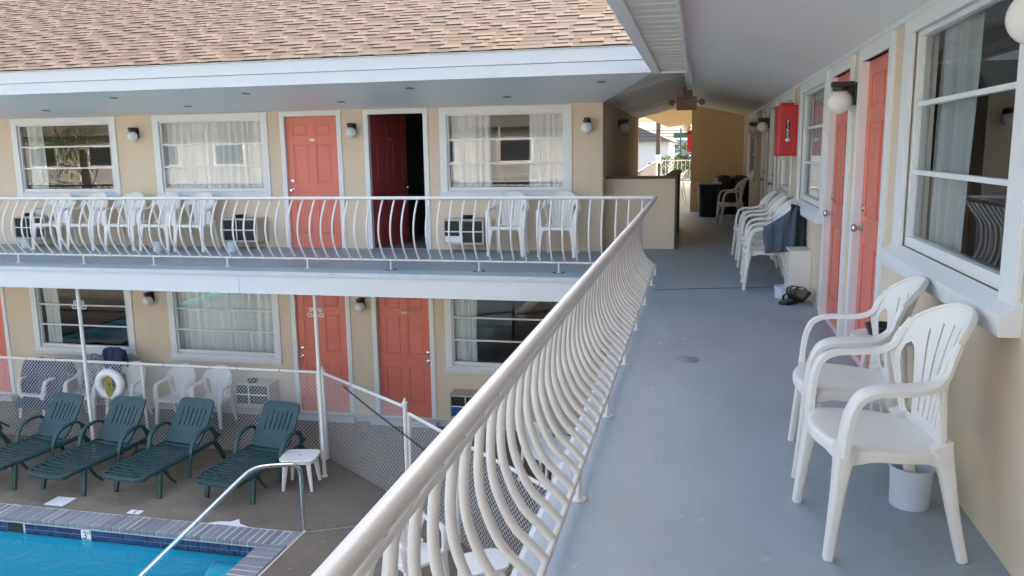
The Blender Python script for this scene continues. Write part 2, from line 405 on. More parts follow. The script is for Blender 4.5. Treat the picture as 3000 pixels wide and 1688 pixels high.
# brick coping, each brick a piece
CW = 0.300
cop = struct(MB().box(PX0, PX1 + CW, PY1 - 0.02, PY1 + CW - 0.012, ZG - 0.04, ZG + 0.0195).add(
    *(lambda m: (m.v, m.f))(MB().box(PX1 - 0.02, PX1 + CW - 0.012, PY0, PY1 - 0.021, ZG - 0.04, ZG + 0.0195))).build('pool_coping', 'cement_joint'))
brick = [MB().box(-0.0435, 0.0435, -0.165, 0.155, -0.028, 0.022 + 0.003*k).mesh('brick', 'coping_brick') for k in (0, 1, 2)]
x = PX1 + CW - 0.05
while x > -10.4:
    o = obj('brick', random.choice(brick), cop, (x, PY1 + 0.135, ZG + random.uniform(-0.002, 0.002)), random.uniform(-0.012, 0.012), 0.008); x -= 0.0965
y = PY1 - 0.075
while y > 4.5:
    o = obj('brick', random.choice(brick), cop, (PX1 + 0.135, y, ZG + random.uniform(-0.002, 0.002)), RAD(90) + random.uniform(-0.012, 0.012), 0.008); y -= 0.0965
# light mortar line round the coping, a patch of old mortar, drain plate, deck marker, joints
MB().box(-11, PX1 + CW + 0.03, PY1 + CW + 0.003, PY1 + CW + 0.028, ZG + 0.001, ZG + 0.006).build('mortar_line', 'cement_joint', cop)
MB().box(PX1 + CW + 0.003, PX1 + CW + 0.028, 3, PY1 + CW, ZG + 0.001, ZG + 0.006).build('mortar_line', 'cement_joint', cop)
MB().prism([(-5.55,7.92),(-5.22,7.915),(-4.98,7.93),(-5.14,7.99),(-5.22,8.1),(-5.28,8.02),(-5.42,8.0)], 2, ZG + 0.0005, ZG + 0.005).build('mortar_patch', 'white_trim', cop)
dk = MB().box(-7.86, -7.59, 8.0, 8.24, ZG + 0.001, ZG + 0.008).build('deck_plate', 'white_trim')
tag(dk, 'square white plate set in the concrete beside the pool coping', 'plate')
dm = thing('depth_marker', 'small white depth marker tile with black numeral on the pool deck', 'marker', (-6.58, 8.03, ZG))
MB().box(-0.085, 0.085, -0.05, 0.05, 0.001, 0.006).build('tile', 'white_print', dm)
obj('numeral', xform_mesh(text_mesh('3', 0.10, 'black_print'), Matrix.Translation((0.01, 0.0, 0.0075)) @ Matrix.Rotation(RAD(180), 4, 'Z')), dm)
MB().add([(-4.29,7.93,ZG+.004),(-4.27,7.95,ZG+.004),(-2.0,9.10,ZG+.004),(-2.0,9.09,ZG+.004)], [(0,3,2,1)]).build('deck_joint', 'cement_joint', cop)

# ------------------------------------------------------------------ upper walkway (L-shaped slab)
wk = MB()
wk.box(XE, XR, -3.0, YE, -0.26, 0.0)
wk.box(-15.0, XR, YE + 0.0005, DY, -0.26, 0.0)
wk.box(XC + 0.0, XR, DY + 0.0005, 19.33, -0.26, 0.0)
wk.box(-1.9, XR, 19.3305, 37.0, -0.26, 0.0)
walk = struct(wk.build('walkway', 'deck_paint'))
# crack across the deck, round cover plate
crack = smoothpath([(-0.44, 8.53, 0.0015), (-0.1, 8.66, 0.0015), (0.2, 8.74, 0.0015), (0.55, 8.83, 0.0015), (0.85, 8.95, 0.0015), (1.05, 9.0, .0015)], 6)
MB().sweep(crack, lambda t: [(-0.007, 0), (0.007, 0), (0.007, 0.002), (-0.007, 0.002)]).build('crack_sealant', 'black_print', walk)
MB().lathe([(0.001, 0.004), (0.085, 0.004), (0.092, 0.0005), (0.001, 0.0005)], 28, (-0.05, 5.70, 0)).build('cover_plate', 'vent_metal', walk, smooth=True)
# weathered nosing on the slab edges
MB().box(-15.0, XE - 0.012, YE - 0.022, YE - 0.0015, -0.055, -0.004).build('edge_nosing', 'edge_paint', walk)
MB().box(XE - 0.022, XE - 0.0015, -3.0, YE - 0.0015, -0.055, -0.004).build('edge_nosing', 'edge_paint', walk)

# ================================================================== THE TWO MOTEL WINGS
cross = thing('motel_wing', 'cream two-storey motel wing with coral doors and brown shingle roof behind the pool', 'building')
near = thing('motel_wing', 'motel wing along the blue-grey walkway with big white-framed windows and coral doors', 'building')

def window(parent, w, h, loc, rz, sill=0.05, casing=0.11, bottom=0.13, big_sill=False, pane_split=3):
    """glass w x h, origin at bottom centre of the glass, front of wall at y=0"""
    m = MB(); e = 0.055; o = casing
    # outer casing boards
    m.box(-w/2-e-o+0.03, -w/2-e+0.03, -0.022, 0.0, -bottom, h+e+o-0.04)
    m.box(w/2+e-0.03, w/2+e+o-0.03, -0.022, 0.0, -bottom, h+e+o-0.04)
    m.box(-w/2-e+0.0305, w/2+e-0.0305, -0.022, 0.0, h+e-0.03, h+e+o-0.04)
    W_ = m.build('window', 'white_trim', parent, loc, rz, bevel=0.003)
    f = MB()
    f.box(-w/2-e+0.001, -w/2, 0.012, 0.07, -e, h+e-0.001); f.box(w/2, w/2+e-0.001, 0.012, 0.07, -e, h+e-0.001)
    f.box(-w/2+0.0005, w/2-0.0005, 0.012, 0.07, h, h+e-0.001); f.box(-w/2+0.0005, w/2-0.0005, 0.012, 0.07, -e+.001, 0)
    f.build('sash_frame', 'white_trim', W_, bevel=0.003)
    s = MB()
    if big_sill:
        s.prism([(0.0, -0.175), (-0.07, -0.175), (-0.075, -0.115), (-0.075, -0.10), (-0.0, -0.055), (0.012, -0.055), (0.012, -.175)], 0, -w/2-e-o+0.01, w/2+e+o-0.01)
    else:
        s.prism([(0.0, -bottom-0.05), (-0.03, -bottom-0.05), (-0.045, -bottom+0.01), (-0.045, -bottom+0.03), (0.0, -e+0.0), (0.011, -e), (0.011, -bottom-.05)], 0, -w/2-e-o+0.025, w/2+e+o-0.025)
    s.build('sill', 'white_trim', W_, bevel=0.003)
    bar = 0.024
    ph = (h - bar*(pane_split-1)) / pane_split
    for k in range(pane_split):
        z = k*(ph+bar)
        MB().add([(-w/2,0.045,z),(w/2,0.045,z),(w/2,0.045,z+ph),(-w/2,0.045,z+ph)], [(0,1,2,3)]).build('pane', 'window_glass', W_)
        if k: MB().box(-w/2+.0005, w/2-.0005, 0.022, 0.062, z-bar, z).build('glazing_bar', 'white_trim', W_, bevel=0.003)
    return W_

def curtain(u0, u1, z0, z1, y, folds, seed, label, origin, rz, group):
    rnd = random.Random(seed); n = int(folds*9); vs = []; fs = []; ph = [rnd.uniform(0, 6.3) for _ in range(4)]
    rows = 5
    for j in range(rows+1):
        t = j/rows
        for i in range(n+1):
            s = i/n; a = s*folds*2*math.pi
            amp = 0.034 + 0.014*math.sin(s*9+ph[0])
            wob = 0.010*math.sin(t*3+s*14+ph[1])
            vs.append((u0+(u1-u0)*s + 0.012*math.sin(a*0.5+ph[2]) + wob*0.6, y + amp*math.sin(a + 0.9*math.sin(a*0.37+ph[3])) + wob, z0+(z1-z0)*t))
    for j in range(rows):
        for i in range(n): a = j*(n+1)+i; fs.append((a, a+1, a+n+2, a+n+1))
    o = MB().add(vs, fs).build('curtain', 'curtain_fabric', None, origin, rz, smooth=True, angle=180)
    return tag(o, label, 'curtain', group)

DOOR_W, DOOR_H = 0.87, 2.03
def door_leaf_meshes(w, h, mat):
    """six-panel leaf: body with recesses plus raised panels. local x 0..w from hinge, front at y=0"""
    st = 0.115*w/0.87; mid = 0.11*w/0.87; pw = (w - 2*st - mid)/2
    rows = [(0.20, 0.80), (0.99, 1.62), (1.72, 1.93)]
    rects = [(st + c*(pw+mid), st + c*(pw+mid) + pw, a*h/2.03, b_*h/2.03) for a, b_ in rows for c in (0, 1)]
    body = wall_panel(0, w, 0, h, rects, 0.010)
    body.box(0.0002, w-.0002, 0.0102, 0.043, 0.0002, h-.0002)
    panels = []
    for a, b_, c, d in rects:
        g = 0.022; m = MB()
        pts0 = [(a+.002,.0095,c+.002),(b_-.002,.0095,c+.002),(b_-.002,.0095,d-.002),(a+.002,.0095,d-.002)]
        pts1 = [(a+g,.0095,c+g),(b_-g,.0095,c+g),(b_-g,.0095,d-g),(a+g,.0095,d-g)]
        k = g+0.018
        pts2 = [(a+k,.001,c+k),(b_-k,.001,c+k),(b_-k,.001,d-k),(a+k,.001,d-k)]
        m.add(pts0+pts1+pts2, [(0,1,5,4),(1,2,6,5),(2,3,7,6),(3,0,4,7),(4,5,9,8),(5,6,10,9),(6,7,11,10),(7,4,8,11),(8,9,10,11)])
        panels.append(m.mesh('panel', mat))
    return body.mesh('door', mat), panels
DM = {m: door_leaf_meshes(DOOR_W, DOOR_H, m) for m in ('coral_paint', 'maroon_paint', 'white_door_paint')}
knob_me = MB().lathe([(0.002, 0.0), (0.032, 0.0), (0.032, 0.006), (0.014, 0.012), (0.012, 0.035), (0.027, 0.045), (0.030, 0.058), (0.022, 0.070), (0.002, 0.072)], 16)
knob_me.v = [(x, -z, y) for x, y, z in knob_me.v]; knob_me = knob_me.mesh('knob', 'steel', True)
bolt_me = MB().lathe([(0.002, 0.0), (0.030, 0.0), (0.028, 0.012), (0.012, 0.016), (0.002, 0.018)], 16)
bolt_me.v = [(x, -z, y) for x, y, z in bolt_me.v]; bolt_me = bolt_me.mesh('deadbolt', 'steel', True)

def door(parent, loc, rz, mat='coral_paint', w=DOOR_W, hinge='R', swing=0.0, plate=True, casing=0.075, number=True):
    """opening w wide; loc = bottom centre on the wall face; local -y faces out"""
    f = MB(); h = DOOR_H; c = casing
    f.box(-w/2-c, -w/2, -0.02, 0.10, 0, h+c); f.box(w/2, w/2+c, -0.02, 0.10, 0, h+c)
    f.box(-w/2+.0005, w/2-.0005, -0.02, 0.10, h+0.004, h+c)
    f.box(-w/2+.0005, w/2-.0005, -0.03, 0.10, -0.018, -0.001)
    fr = f.build('door_frame', 'white_trim', parent, loc, rz, bevel=0.003)
    body, panels = DM[mat]
    sx = w / DOOR_W
    if hinge == 'R':
        d = obj('door', body, parent); d.scale = (sx, 1, 1)
        M4 = Matrix.Translation(loc) @ Matrix.Rotation(rz, 4, 'Z') @ Matrix.Translation((-w/2+.001, 0.035, 0.004))
        kx = 0.065
    else:
        d = obj('door', body, parent); d.scale = (sx, 1, 1)
        M4 = Matrix.Translation(loc) @ Matrix.Rotation(rz, 4, 'Z') @ Matrix.Translation((-w/2+.004, 0.06, 0.004)) @ Matrix.Rotation(swing, 4, 'Z')
        kx = DOOR_W - 0.065
    d.location = M4.to_translation(); d.rotation_euler = M4.to_euler()
    for p in panels: obj('panel', p, d)
    obj('knob', knob_me, d, (kx, 0, 0.90)); obj('deadbolt', bolt_me, d, (kx, 0, 1.04))
    if number: MB().box(DOOR_W/2-0.045, DOOR_W/2+0.045, -0.004, -0.001, 1.65, 1.69).build('number_plate', 'brass', d)
    return d, fr

# ---- cross wing: facade, both storeys (local frame = world frame shifted to y = DY)
WINX = [(-11.16, -9.41), (-8.45, -6.69), (-3.62, -1.91)]
DRX = [-12.35, -5.832, -4.446]
def holes_for(z0):
    H = [(a-0.055, b_+0.055, z0+0.94-0.055, z0+1.98+0.055) for a, b_ in WINX]
    H += [(c-DOOR_W/2-0.001, c+DOOR_W/2+0.001, z0, z0+DOOR_H+0.004) for c in DRX]
    return H
wall_panel(-16, XC, -0.0, 2.20, holes_for(0.0)).build('wall', 'cream_stucco', cross, (0, DY, 0))
wall_panel(-16, XC, ZG+.001, -0.262, [(a, b_, c, min(d, -0.262)) if c > -99 else 0 for a, b_, c, d in holes_for(ZL)]).build('wall', 'cream_stucco', cross, (0, DY, 0))
# side wall of the passage and back
wall_panel(DY+0.1205, 18.8, -0.25, 2.35, []).build('side_wall', 'cream_stucco', cross, (XC, 0, 0), RAD(90))
wall_panel(DY+0.1205, 18.8, ZG+.001, -0.262, []).build('side_wall', 'cream_stucco', cross, (XC, 0, 0), RAD(90))
wall_panel(-16, XC-0.13, ZG+.001, 2.6, []).build('back_wall', 'siding_tan', cross, (0, 18.7, 0))
# plinth band and step under the lower doors
MB().box(-16, XC, DY-0.045, DY-0.001, ZG+.001, ZL-0.02).build('plinth', 'edge_paint', cross)
for c in DRX[:]:
    MB().box(c-0.55, c+0.55, DY-0.16, DY-0.0455, ZG+.001, ZL-0.022).build('door_step', 'edge_paint', cross)
WDESC = {}
for s, (z0, st) in enumerate(((0.0, 'upstairs'), (ZL, 'ground-floor'))):
    for a, b_ in WINX: window(cross, b_-a, 1.04, ((a+b_)/2, DY, z0+0.94), 0)
    for i, c in enumerate(DRX):
        if s == 0 and i == 2: door(cross, (c, DY, z0), 0, 'maroon_paint', hinge='L', swing=RAD(72))
        elif i == 2: door(cross, (c, DY, z0), 0, hinge='L')
        else: door(cross, (c, DY, z0), 0)
OW = (0, DY, 0)
G1 = 'curtains in the cross wing windows'
curtain(-11.16, -10.80, .9, 2.0, .16, 4, 1, 'gathered white curtain at the edge of the dark upstairs window above the chairs', OW, 0, G1)
curtain(-9.56, -9.40, .9, 2.0, .16, 2, 2, 'narrow white curtain strip beside the wall light in the dark upstairs window', OW, 0, G1)
curtain(-8.50, -6.66, .9, 2.0, .16, 15, 3, 'full-width drawn white curtain in the upstairs window beside the closed coral door', OW, 0, G1)
curtain(-3.64, -3.02, .9, 2.0, .16, 6, 4, 'grey-white curtain beside the open door in the upstairs corner window', OW, 0, G1)
curtain(-2.42, -1.90, .9, 2.0, .16, 5, 5, 'grey-white curtain next to the building corner in the upstairs corner window', OW, 0, G1)
curtain(-11.18, -10.86, ZL+.9, ZL+2.0, .16, 4, 6, 'gathered white curtain in the dark ground-floor window behind the post', OW, 0, G1)
curtain(-9.56, -9.40, ZL+.9, ZL+2.0, .16, 2, 7, 'thin curtain edge in the dark ground-floor window above the navy towel', OW, 0, G1)
curtain(-8.50, -6.66, ZL+.9, ZL+2.0, .16, 13, 8, 'full-width drawn white curtain in the ground-floor window beside the coral doors', OW, 0, G1)
curtain(-3.64, -3.30, ZL+.9, ZL+2.0, .16, 4, 9, 'bunched white curtain in the ground-floor window behind the railing', OW, 0, G1)

# rooms behind the glass (closed dark boxes)
def room(x0, x1, y0, y1, z0, z1):
    m = MB().box(x0, x1, y0, y1, z0, z1)
    m.f = [f for i, f in enumerate(m.f)]
    return m
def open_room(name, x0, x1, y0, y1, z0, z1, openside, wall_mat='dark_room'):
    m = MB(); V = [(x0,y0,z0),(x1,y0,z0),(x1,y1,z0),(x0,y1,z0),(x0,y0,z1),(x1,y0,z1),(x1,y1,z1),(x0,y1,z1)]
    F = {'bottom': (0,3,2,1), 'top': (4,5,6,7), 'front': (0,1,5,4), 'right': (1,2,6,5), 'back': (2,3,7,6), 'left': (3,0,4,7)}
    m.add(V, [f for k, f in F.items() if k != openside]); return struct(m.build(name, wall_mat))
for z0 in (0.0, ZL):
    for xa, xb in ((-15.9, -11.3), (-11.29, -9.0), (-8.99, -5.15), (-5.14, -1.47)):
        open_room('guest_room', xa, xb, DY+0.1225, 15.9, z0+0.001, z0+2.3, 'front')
# beds and dressers glimpsed inside
for (x, z0) in ((-10.3, 0.0), (-2.8, 0.0), (-10.3, ZL), (-2.7, ZL)):
    t = thing('bed', {-10.3: ('dim made-up bed inside the dark upstairs room' if z0 == 0 else 'dim made-up bed inside the dark ground-floor room behind the post'),
                      -2.8: 'dim made-up bed inside the upstairs corner room', -2.7: 'dim made-up bed inside the ground-floor room behind the railing'}[x], 'bed', (x, 13.9, z0))
    MB().box(-0.7, 0.7, -0.95, 0.95, 0.12, 0.55).build('mattress', 'bed_linen', t, bevel=0.04)
    MB().box(-0.72, 0.72, 0.955, 1.02, 0.001, 1.05).build('headboard', 'room_furniture', t, bevel=0.01)
    MB().box(-0.68, 0.68, -0.9, 0.9, 0.001, 0.118).build('base', 'room_furniture', t)

# ---- fascias, soffit, roof of the cross wing
YF = 9.60; ZS0 = 2.117; ZS1 = 2.322
def soffit_z(y): return ZS0 + (DY - y) * (ZS1 - ZS0) / (DY - YF)
hipx = lambda y: XC + (DY - y) / (DY - YF) * (-0.535 - XC)
MB().add([(-16,DY,ZS0),(XC,DY,ZS0),(-0.535,YF+.021,ZS1-.002),(-16,YF+.021,ZS1-.002),(-16,DY,ZS0+.03),(XC,DY,ZS0+.03),(-0.535,YF+.021,ZS1+.028),(-16,YF+.021,ZS1+.028)],
         [(0,1,2,3),(4,5,6,7),(0,1,5,4),(1,2,6,5),(2,3,7,6),(3,0,4,7)]).build('soffit', 'ceiling_paint', cross)
MB().box(-16, -0.545, YF-0.002, YF+0.02, ZS1-0.004, 2.462).build('fascia_board', 'white_fascia', cross, bevel=0.003)
MB().box(-16, -0.545, YF-0.014, YF+0.02, 2.465, 2.612).build('fascia_board', 'white_fascia', cross, bevel=0.003)
MB().box(-16, -0.545, YF-0.024, YF+0.02, 2.614, 2.626).build('drip_edge', 'white_trim', cross)
for x in (-11.2, -8.1, -5.0, -1.95): MB().box(x, x+0.004, YF-0.0165, YF-0.0145, 2.468, 2.610).build('fascia_joint', 'ceiling_paint', cross)
vent = MB().lathe([(0.002, -0.004), (0.040, -0.004), (0.055, -0.007), (0.060, 0.0), (0.002, 0.0)], 20).mesh('soffit_vent', 'vent_metal', True)
for x, y in [(-9.9, 11.0), (-7.42, 11.0), (-4.97, 11.0), (-2.55, 11.0), (-7.96, 10.1), (-5.93, 10.1), (-3.61, 10.1), (-1.17, 10.1), (-10.2, 10.1)]:
    o = obj('soffit_vent', vent, cross, (x, y, soffit_z(y) - 0.001)); o.rotation_euler = (math.atan((ZS1-ZS0)/(YF-DY)), 0, 0)
# balcony edge boards under the slab
bx = [-15.0, -11.0, -5.73, XE]
for i in range(3):
    MB().box(bx[i]+.004, bx[i+1], YE-0.004, YE+0.03, -0.295, -0.057).build('balcony_fascia', 'white_fascia', cross, bevel=0.002)
MB().box(XE-0.004, XE+0.03, -3.0, YE-.005, -0.295, -0.057).build('balcony_fascia', 'white_fascia', near, bevel=0.002)
struct(MB().box(-15.0, XE, YE+0.031, DY-.001, -0.29, -0.263).build('lower_ceiling', 'ceiling_paint'))
# roof with shingles
PITCH = RAD(24); RC, RS = math.cos(PITCH), math.sin(PITCH)
rl = 5.6
roof = MB().add([(-16,YF-0.03,2.628),(3.0,YF-0.03,2.628),(3.0,YF-0.03+rl*RC,2.628+rl*RS),(-16,YF-0.03+rl*RC,2.628+rl*RS),
                 (-16,18.95,2.62),(3.0,18.95,2.62)], [(0,1,2,3),(3,2,5,4),(0,3,4),(1,5,2)]).build('roof', 'roof_grey', cross)
EXPO = 0.143
TINTS = [tuple(c*.315 for c in t) for t in ((0.36,0.282,0.222),(0.40,0.318,0.25),(0.33,0.255,0.20),(0.30,0.235,0.19),(0.44,0.35,0.275),(0.37,0.283,0.225))]
def shingle_verts(w, thick):
    """local: x across, y up-slope, z normal; butt edge at y=0"""
    L_ = EXPO + 0.05; t1 = 0.003
    return ([(0,0,0),(w,0,0),(w,L_,0),(0,L_,0),(0.002,0,thick),(w-0.002,0,thick),(w-0.002,L_,t1),(0.002,L_,t1)],
            [(4,5,6,7),(0,1,5,4),(1,2,6,5),(3,0,4,7)])
def color_attr(me, cols):
    at = me.color_attributes.new('tint', 'FLOAT_COLOR', 'CORNER')
    for p in me.polygons:
        c = cols[p.index]
        for li in p.loop_indices: at.data[li].color = (*c, 1)
SMESH = {}
def shingle_mesh(w, th, k):
    key = (w, th, k)
    if key not in SMESH:
        v, f = shingle_verts(w, th); me = bpy.data.meshes.new('shingle'); me.from_pydata(v, [], f)
        me.materials.append(MATS['asphalt_shingle'])
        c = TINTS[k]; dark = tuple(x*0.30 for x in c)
        color_attr(me, [c, tuple(x*0.38 for x in c), c, c]); SMESH[key] = me  # butt face darkened: the shadow line under the tab is put into its colour
    return SMESH[key]
bigv, bigf, bigc = [], [], []
rnd = random.Random(3); count = 0
rowsN = 30
for r in range(rowsN):
    y0 = -0.012 + r*EXPO; x = -15.5 + rnd.uniform(0, 0.3)
    proud = rnd.random() < 0.5
    while x < 0.6:
        proud = not proud; w = rnd.choice((0.18, 0.22, 0.27, 0.33)) if proud else rnd.choice((0.14, 0.20, 0.28, 0.36, 0.45))
        th = 0.0135 if proud else 0.0065
        k = rnd.choice((0, 1, 4, 5, 1)) if proud else rnd.choice((2, 3, 3, 0))
        xx = min(x, 0.6)
        base = Vector((x, YF - 0.03 + y0*RC - 0.004*RS, 2.632 + y0*RS + 0.002))
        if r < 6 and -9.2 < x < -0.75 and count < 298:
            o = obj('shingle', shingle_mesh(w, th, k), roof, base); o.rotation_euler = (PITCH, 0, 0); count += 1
        else:
            v, f = shingle_verts(w, th); off = len(bigv)
            for p in v: bigv.append((base.x + p[0], base.y + p[1]*RC - p[2]*RS, base.z + p[1]*RS + p[2]*RC))
            bigf += [tuple(i+off for i in q) for q in f]; c = TINTS[k]
            bigc += [c, tuple(t*0.38 for t in c), c, c]  # same painted shadow line on the butts of the merged tabs
        x += w
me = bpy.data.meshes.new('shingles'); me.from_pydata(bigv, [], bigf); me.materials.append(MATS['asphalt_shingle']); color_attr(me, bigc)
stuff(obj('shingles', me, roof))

# ---- near wing (local wall frame: u = -y, faces -x)
RZ = RAD(-90)
def nw(u_y): return -u_y
NWIN = [(3.23, 4.71, .99, 2.02), (7.80, 9.42, .96, 2.00), (10.42, 11.75, .96, 2.00), (0.2, 1.75, .99, 2.02), (16.9, 18.3, .96, 2.0)]
NDOOR = [(5.27, 6.11, 'coral_paint'), (6.53, 7.43, 'coral_paint'), (12.50, 13.33, 'white_door_paint'), (14.15, 15.0, 'white_door_paint'), (-1.2, -.35, 'coral_paint')]
H = [(-b_-0.055, -a+0.055, c-0.055, d+0.055) for a, b_, c, d in NWIN] + [(-b_-.001, -a+.001, 0.0, DOOR_H+.004) for a, b_, m in NDOOR]
wall_panel(-19.33, 3.0, 0.0, 2.30, H).build('wall', 'cream_stucco', near, (XR, 0, 0), RZ)
for i, (a, b_, c, d) in enumerate(NWIN):
    window(near, b_-a, d-c, (XR, (a+b_)/2, c), RZ, big_sill=(i in (0, 1, 2)), casing=0.16 if i == 0 else 0.13)
for a, b_, m in NDOOR: door(near, (XR, (a+b_)/2, 0), RZ, m, w=b_-a, casing=0.095, number=False)
ON = (XR, 0, 0); G2 = 'curtains in the walkway windows'
curtain(-4.74, -4.08, .93, 2.05, .13, 6, 11, 'sheer grey curtain at the door side of the big window above the near chairs', ON, RZ, G2)
curtain(-9.45, -7.78, .93, 2.05, .13, 12, 12, 'drawn white curtain in the window above the row of chairs', ON, RZ, G2)
curtain(-11.8, -10.4, .93, 2.05, .13, 10, 13, 'drawn curtain in the window below the red extinguisher cover', ON, RZ, G2)
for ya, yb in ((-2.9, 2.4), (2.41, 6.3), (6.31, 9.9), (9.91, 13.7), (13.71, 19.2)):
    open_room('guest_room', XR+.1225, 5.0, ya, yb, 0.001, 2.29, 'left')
wall_panel(-19.33, 3.0, ZG+.001, -.262, []).build('wall', 'cream_stucco', near, (XR, 0, 0), RZ)
# sloping ceiling, ribbed soffit, eave
RX, RZT = -0.13, 2.42; ZW = 2.147
MB().add([(XR,-3,ZW),(XR,19.33,ZW),(RX,19.33,RZT),(RX,-3,RZT),(XR,-3,ZW+.03),(XR,19.33,ZW+.03),(RX,19.33,RZT+.03),(RX,-3,RZT+.03)],
         [(0,1,2,3),(4,5,6,7),(0,1,5,4),(1,2,6,5),(2,3,7,6),(3,0,4,7)]).build('ceiling', 'ceiling_paint', near)
MB().prism([(XR-.03, ZW-.028), (XR-.001, ZW-.035), (XR-.001, ZW-.002), (XR-.03, ZW+.004)], 1, -3, 19.3).build('crown_trim', 'white_trim', near)
rib = MB(); 
rp = 0.24
rib.prism([(0,0),(rp-.075,0),(rp-.055,.028),(rp-.012,.028),(rp,0.001),(rp,.034),(0,.034)], 0, -0.438, RX-0.02)
rib_me = rib.mesh('soffit_panel', 'soffit_vinyl')
y = -3.0
while y < 9.52:
    obj('soffit_panel', rib_me, near, (0, y, 2.323)); y += rp
MB().box(RX-0.022, RX+0.001, -3.0, 9.6, 2.305, 2.425).build('soffit_trim', 'white_trim', near, bevel=0.003)
MB().box(-0.535, -0.44, -3.0, YF+.02, 2.305, 2.60).build('eave_board', 'ceiling_paint', near, bevel=0.004)
MB().box(-0.44+.001, RX-0.023, 9.55, 9.6, 2.30, 2.345).build('soffit_trim', 'white_trim', near, bevel=0.003)
MB().box(RX-0.06, RX+0.03, 9.605, 12.9, 2.33, 2.44).build('ridge_beam', 'white_trim', near, bevel=0.003)
MB().box(-0.56, 8.5, -3.0, YF+.01, 2.605, 2.625).build('roof_edge', 'roof_grey', near)
MB().add([(-0.56,-3,2.63),(-0.56,21,2.63),(4.0,21,4.4),(4.0,-3,4.4),(8.6,21,2.63),(8.6,-3,2.63)], [(0,1,2,3),(3,2,4,5),(0,3,5),(1,4,2)]).build('roof', 'roof_grey', near)
MB().box(-0.13, 5.0, 9.65, 19.3, 2.44, 2.5).build('ceiling_deck', 'roof_grey', near)
# plank ceiling of the passage on the cross-wing side
pz = lambda x: 2.12 + (x - XC) * (RZT - 2.12) / (RX - 0.06 - XC)
ceil2 = MB().add([(XC, DY+.02, pz(XC)+.045), (XC, 18.8, pz(XC)+.045), (RX, 18.8, RZT+.05), (RX, 9.66, RZT+.05), (-0.50, 9.66, pz(-.50)+.045)], [(0,1,2,3,4)]).build('passage_ceiling', 'black_print', cross)
y = YF + 0.03; k = 0
while y < 18.75:
    wv = 0.205; y1 = min(y + wv - random.choice((0.008, .010, .014, .026)), 18.8)
    def xs(yy): return max(XC, hipx(yy)) + 0.004 if yy < DY else XC
    a0, a1 = xs(y), xs(y1); e = RX - 0.061
    dz = random.uniform(0, .006)
    P = [(a0, y, pz(a0)+.006+dz), (e, y, pz(e)+.006+dz), (e, y1, pz(e)+.006+dz), (a1, y1, pz(a1)+.006+dz)]
    MB().add(P + [(p[0], p[1], p[2]+.018) for p in P], [(0,1,2,3),(4,5,6,7),(0,1,5,4),(1,2,6,5),(2,3,7,6),(3,0,4,7)]).build('plank', 'plank_paint', cross)
    y += wv; k += 1

# ---- low stair wall with brown cap, end wall of the passage, far part of the walkway
lw = thing('stair_wall', 'low cream stair wall with dark brown wooden cap beside the railing corner', 'wall', (0, 0, 0))
MB().box(XC+.001, -0.325, 12.15, 12.27, 0.001, 1.03).build('wall', 'cream_stucco', lw)
MB().box(-0.445, -0.325, 12.2705, 15.6, 0.001, 1.03).build('wall', 'brown_trim', lw)
MB().box(XC+.002, -0.29, 12.12, 12.30, 1.032, 1.068).build('cap', 'brown_trim', lw, bevel=0.004)
MB().box(-0.475, -0.29, 12.3005, 15.6, 1.032, 1.068).build('cap', 'brown_trim', lw, bevel=0.004)
MB().box(-0.3245, -0.29, 12.12, 12.20, 0.001, 1.031).build('end_trim', 'brown_trim', lw, bevel=0.003)
ew = thing('end_wall', 'yellow stucco wall closing the shaded passage behind the black trash can', 'wall')
wall_panel(-0.17, XR-.001, 0.001, 2.16, []).build('wall', 'yellow_stucco', ew, (0, 19.332, 0))
MB().prism([(-0.17, 2.161), (XR-.001, 2.161), (-0.17, 2.43)], 1, 19.332, 19.45).build('gable', 'yellow_stucco', ew)
MB().box(-0.17, -0.05, 19.4525, 36.6, 0.001, 2.5).build('return_wall', 'yellow_stucco', ew)
MB().box(XR-0.1, XR-.003, 19.30, 19.33, 0.001, 2.15).build('corner_trim', 'white_trim', ew)
fc = struct(MB().add([(-0.171,18.85,2.42),(-0.171,36.5,2.46),(-1.3,36.5,2.34),(-1.3,18.85,2.2),(-0.171,18.85,2.47),(-0.171,36.5,2.5),(-1.3,36.5,2.4),(-1.3,18.85,2.25)], [(0,1,2,3),(4,5,6,7),(0,1,5,4),(1,2,6,5),(2,3,7,6),(3,0,4,7)]).build('far_ceiling', 'yellow_stucco'))  # cream ceiling; its yellow colour stands in for the yellow light on it
# ================================================================== RAILINGS
PROF = [(0.0,.125),(.022,.148),(.050,.177),(.096,.220),(.131,.274),(.161,.345),(.178,.41),(.184,.475),(.183,.53),(.178,.59),(.173,.635),(.163,.665),(.147,.692),(.127,.718),(.099,.760),(.064,.810),(.030,.860),(.014,.887)]
XB = -0.466; XT = -0.476; YB = 9.65; YT = 9.63; ZT = 0.905
nr = thing('balcony_railing', 'long white bellied railing along the walkway, seen end-on beside the deck', 'railing', group=None)
prof = smoothpath([(-o + XB, 0, z) for o, z in PROF], 2)
bar_me = MB().tube(prof, 0.0162, 12).mesh('bar', 'rail_paint', True, 60)
yy = 2.478
ys = [yy + 0.151*k for k in range(-24, 47)]
for y in ys:
    if y < YB - 0.06: o = obj('bar', bar_me, nr, (random.uniform(-.0015, .0015), y + random.uniform(-.004, .004), 0)); o.rotation_euler = (0, 0, random.uniform(-.012, .012))
toprail = rrect(0.043, 0.041, 0.020, 4)
MB().sweep([(XT, -1.3 + i*(YT+1.3)/24, ZT) for i in range(25)], toprail).build('top_rail', 'rail_paint', nr, smooth=True, angle=60)
MB().sweep([(XB, -1.3 + i*(YB+1.3)/24, 0.12) for i in range(25)], rrect(0.024, 0.024, 0.008, 2)).build('bottom_rail', 'rail_paint', nr, smooth=True, angle=60)
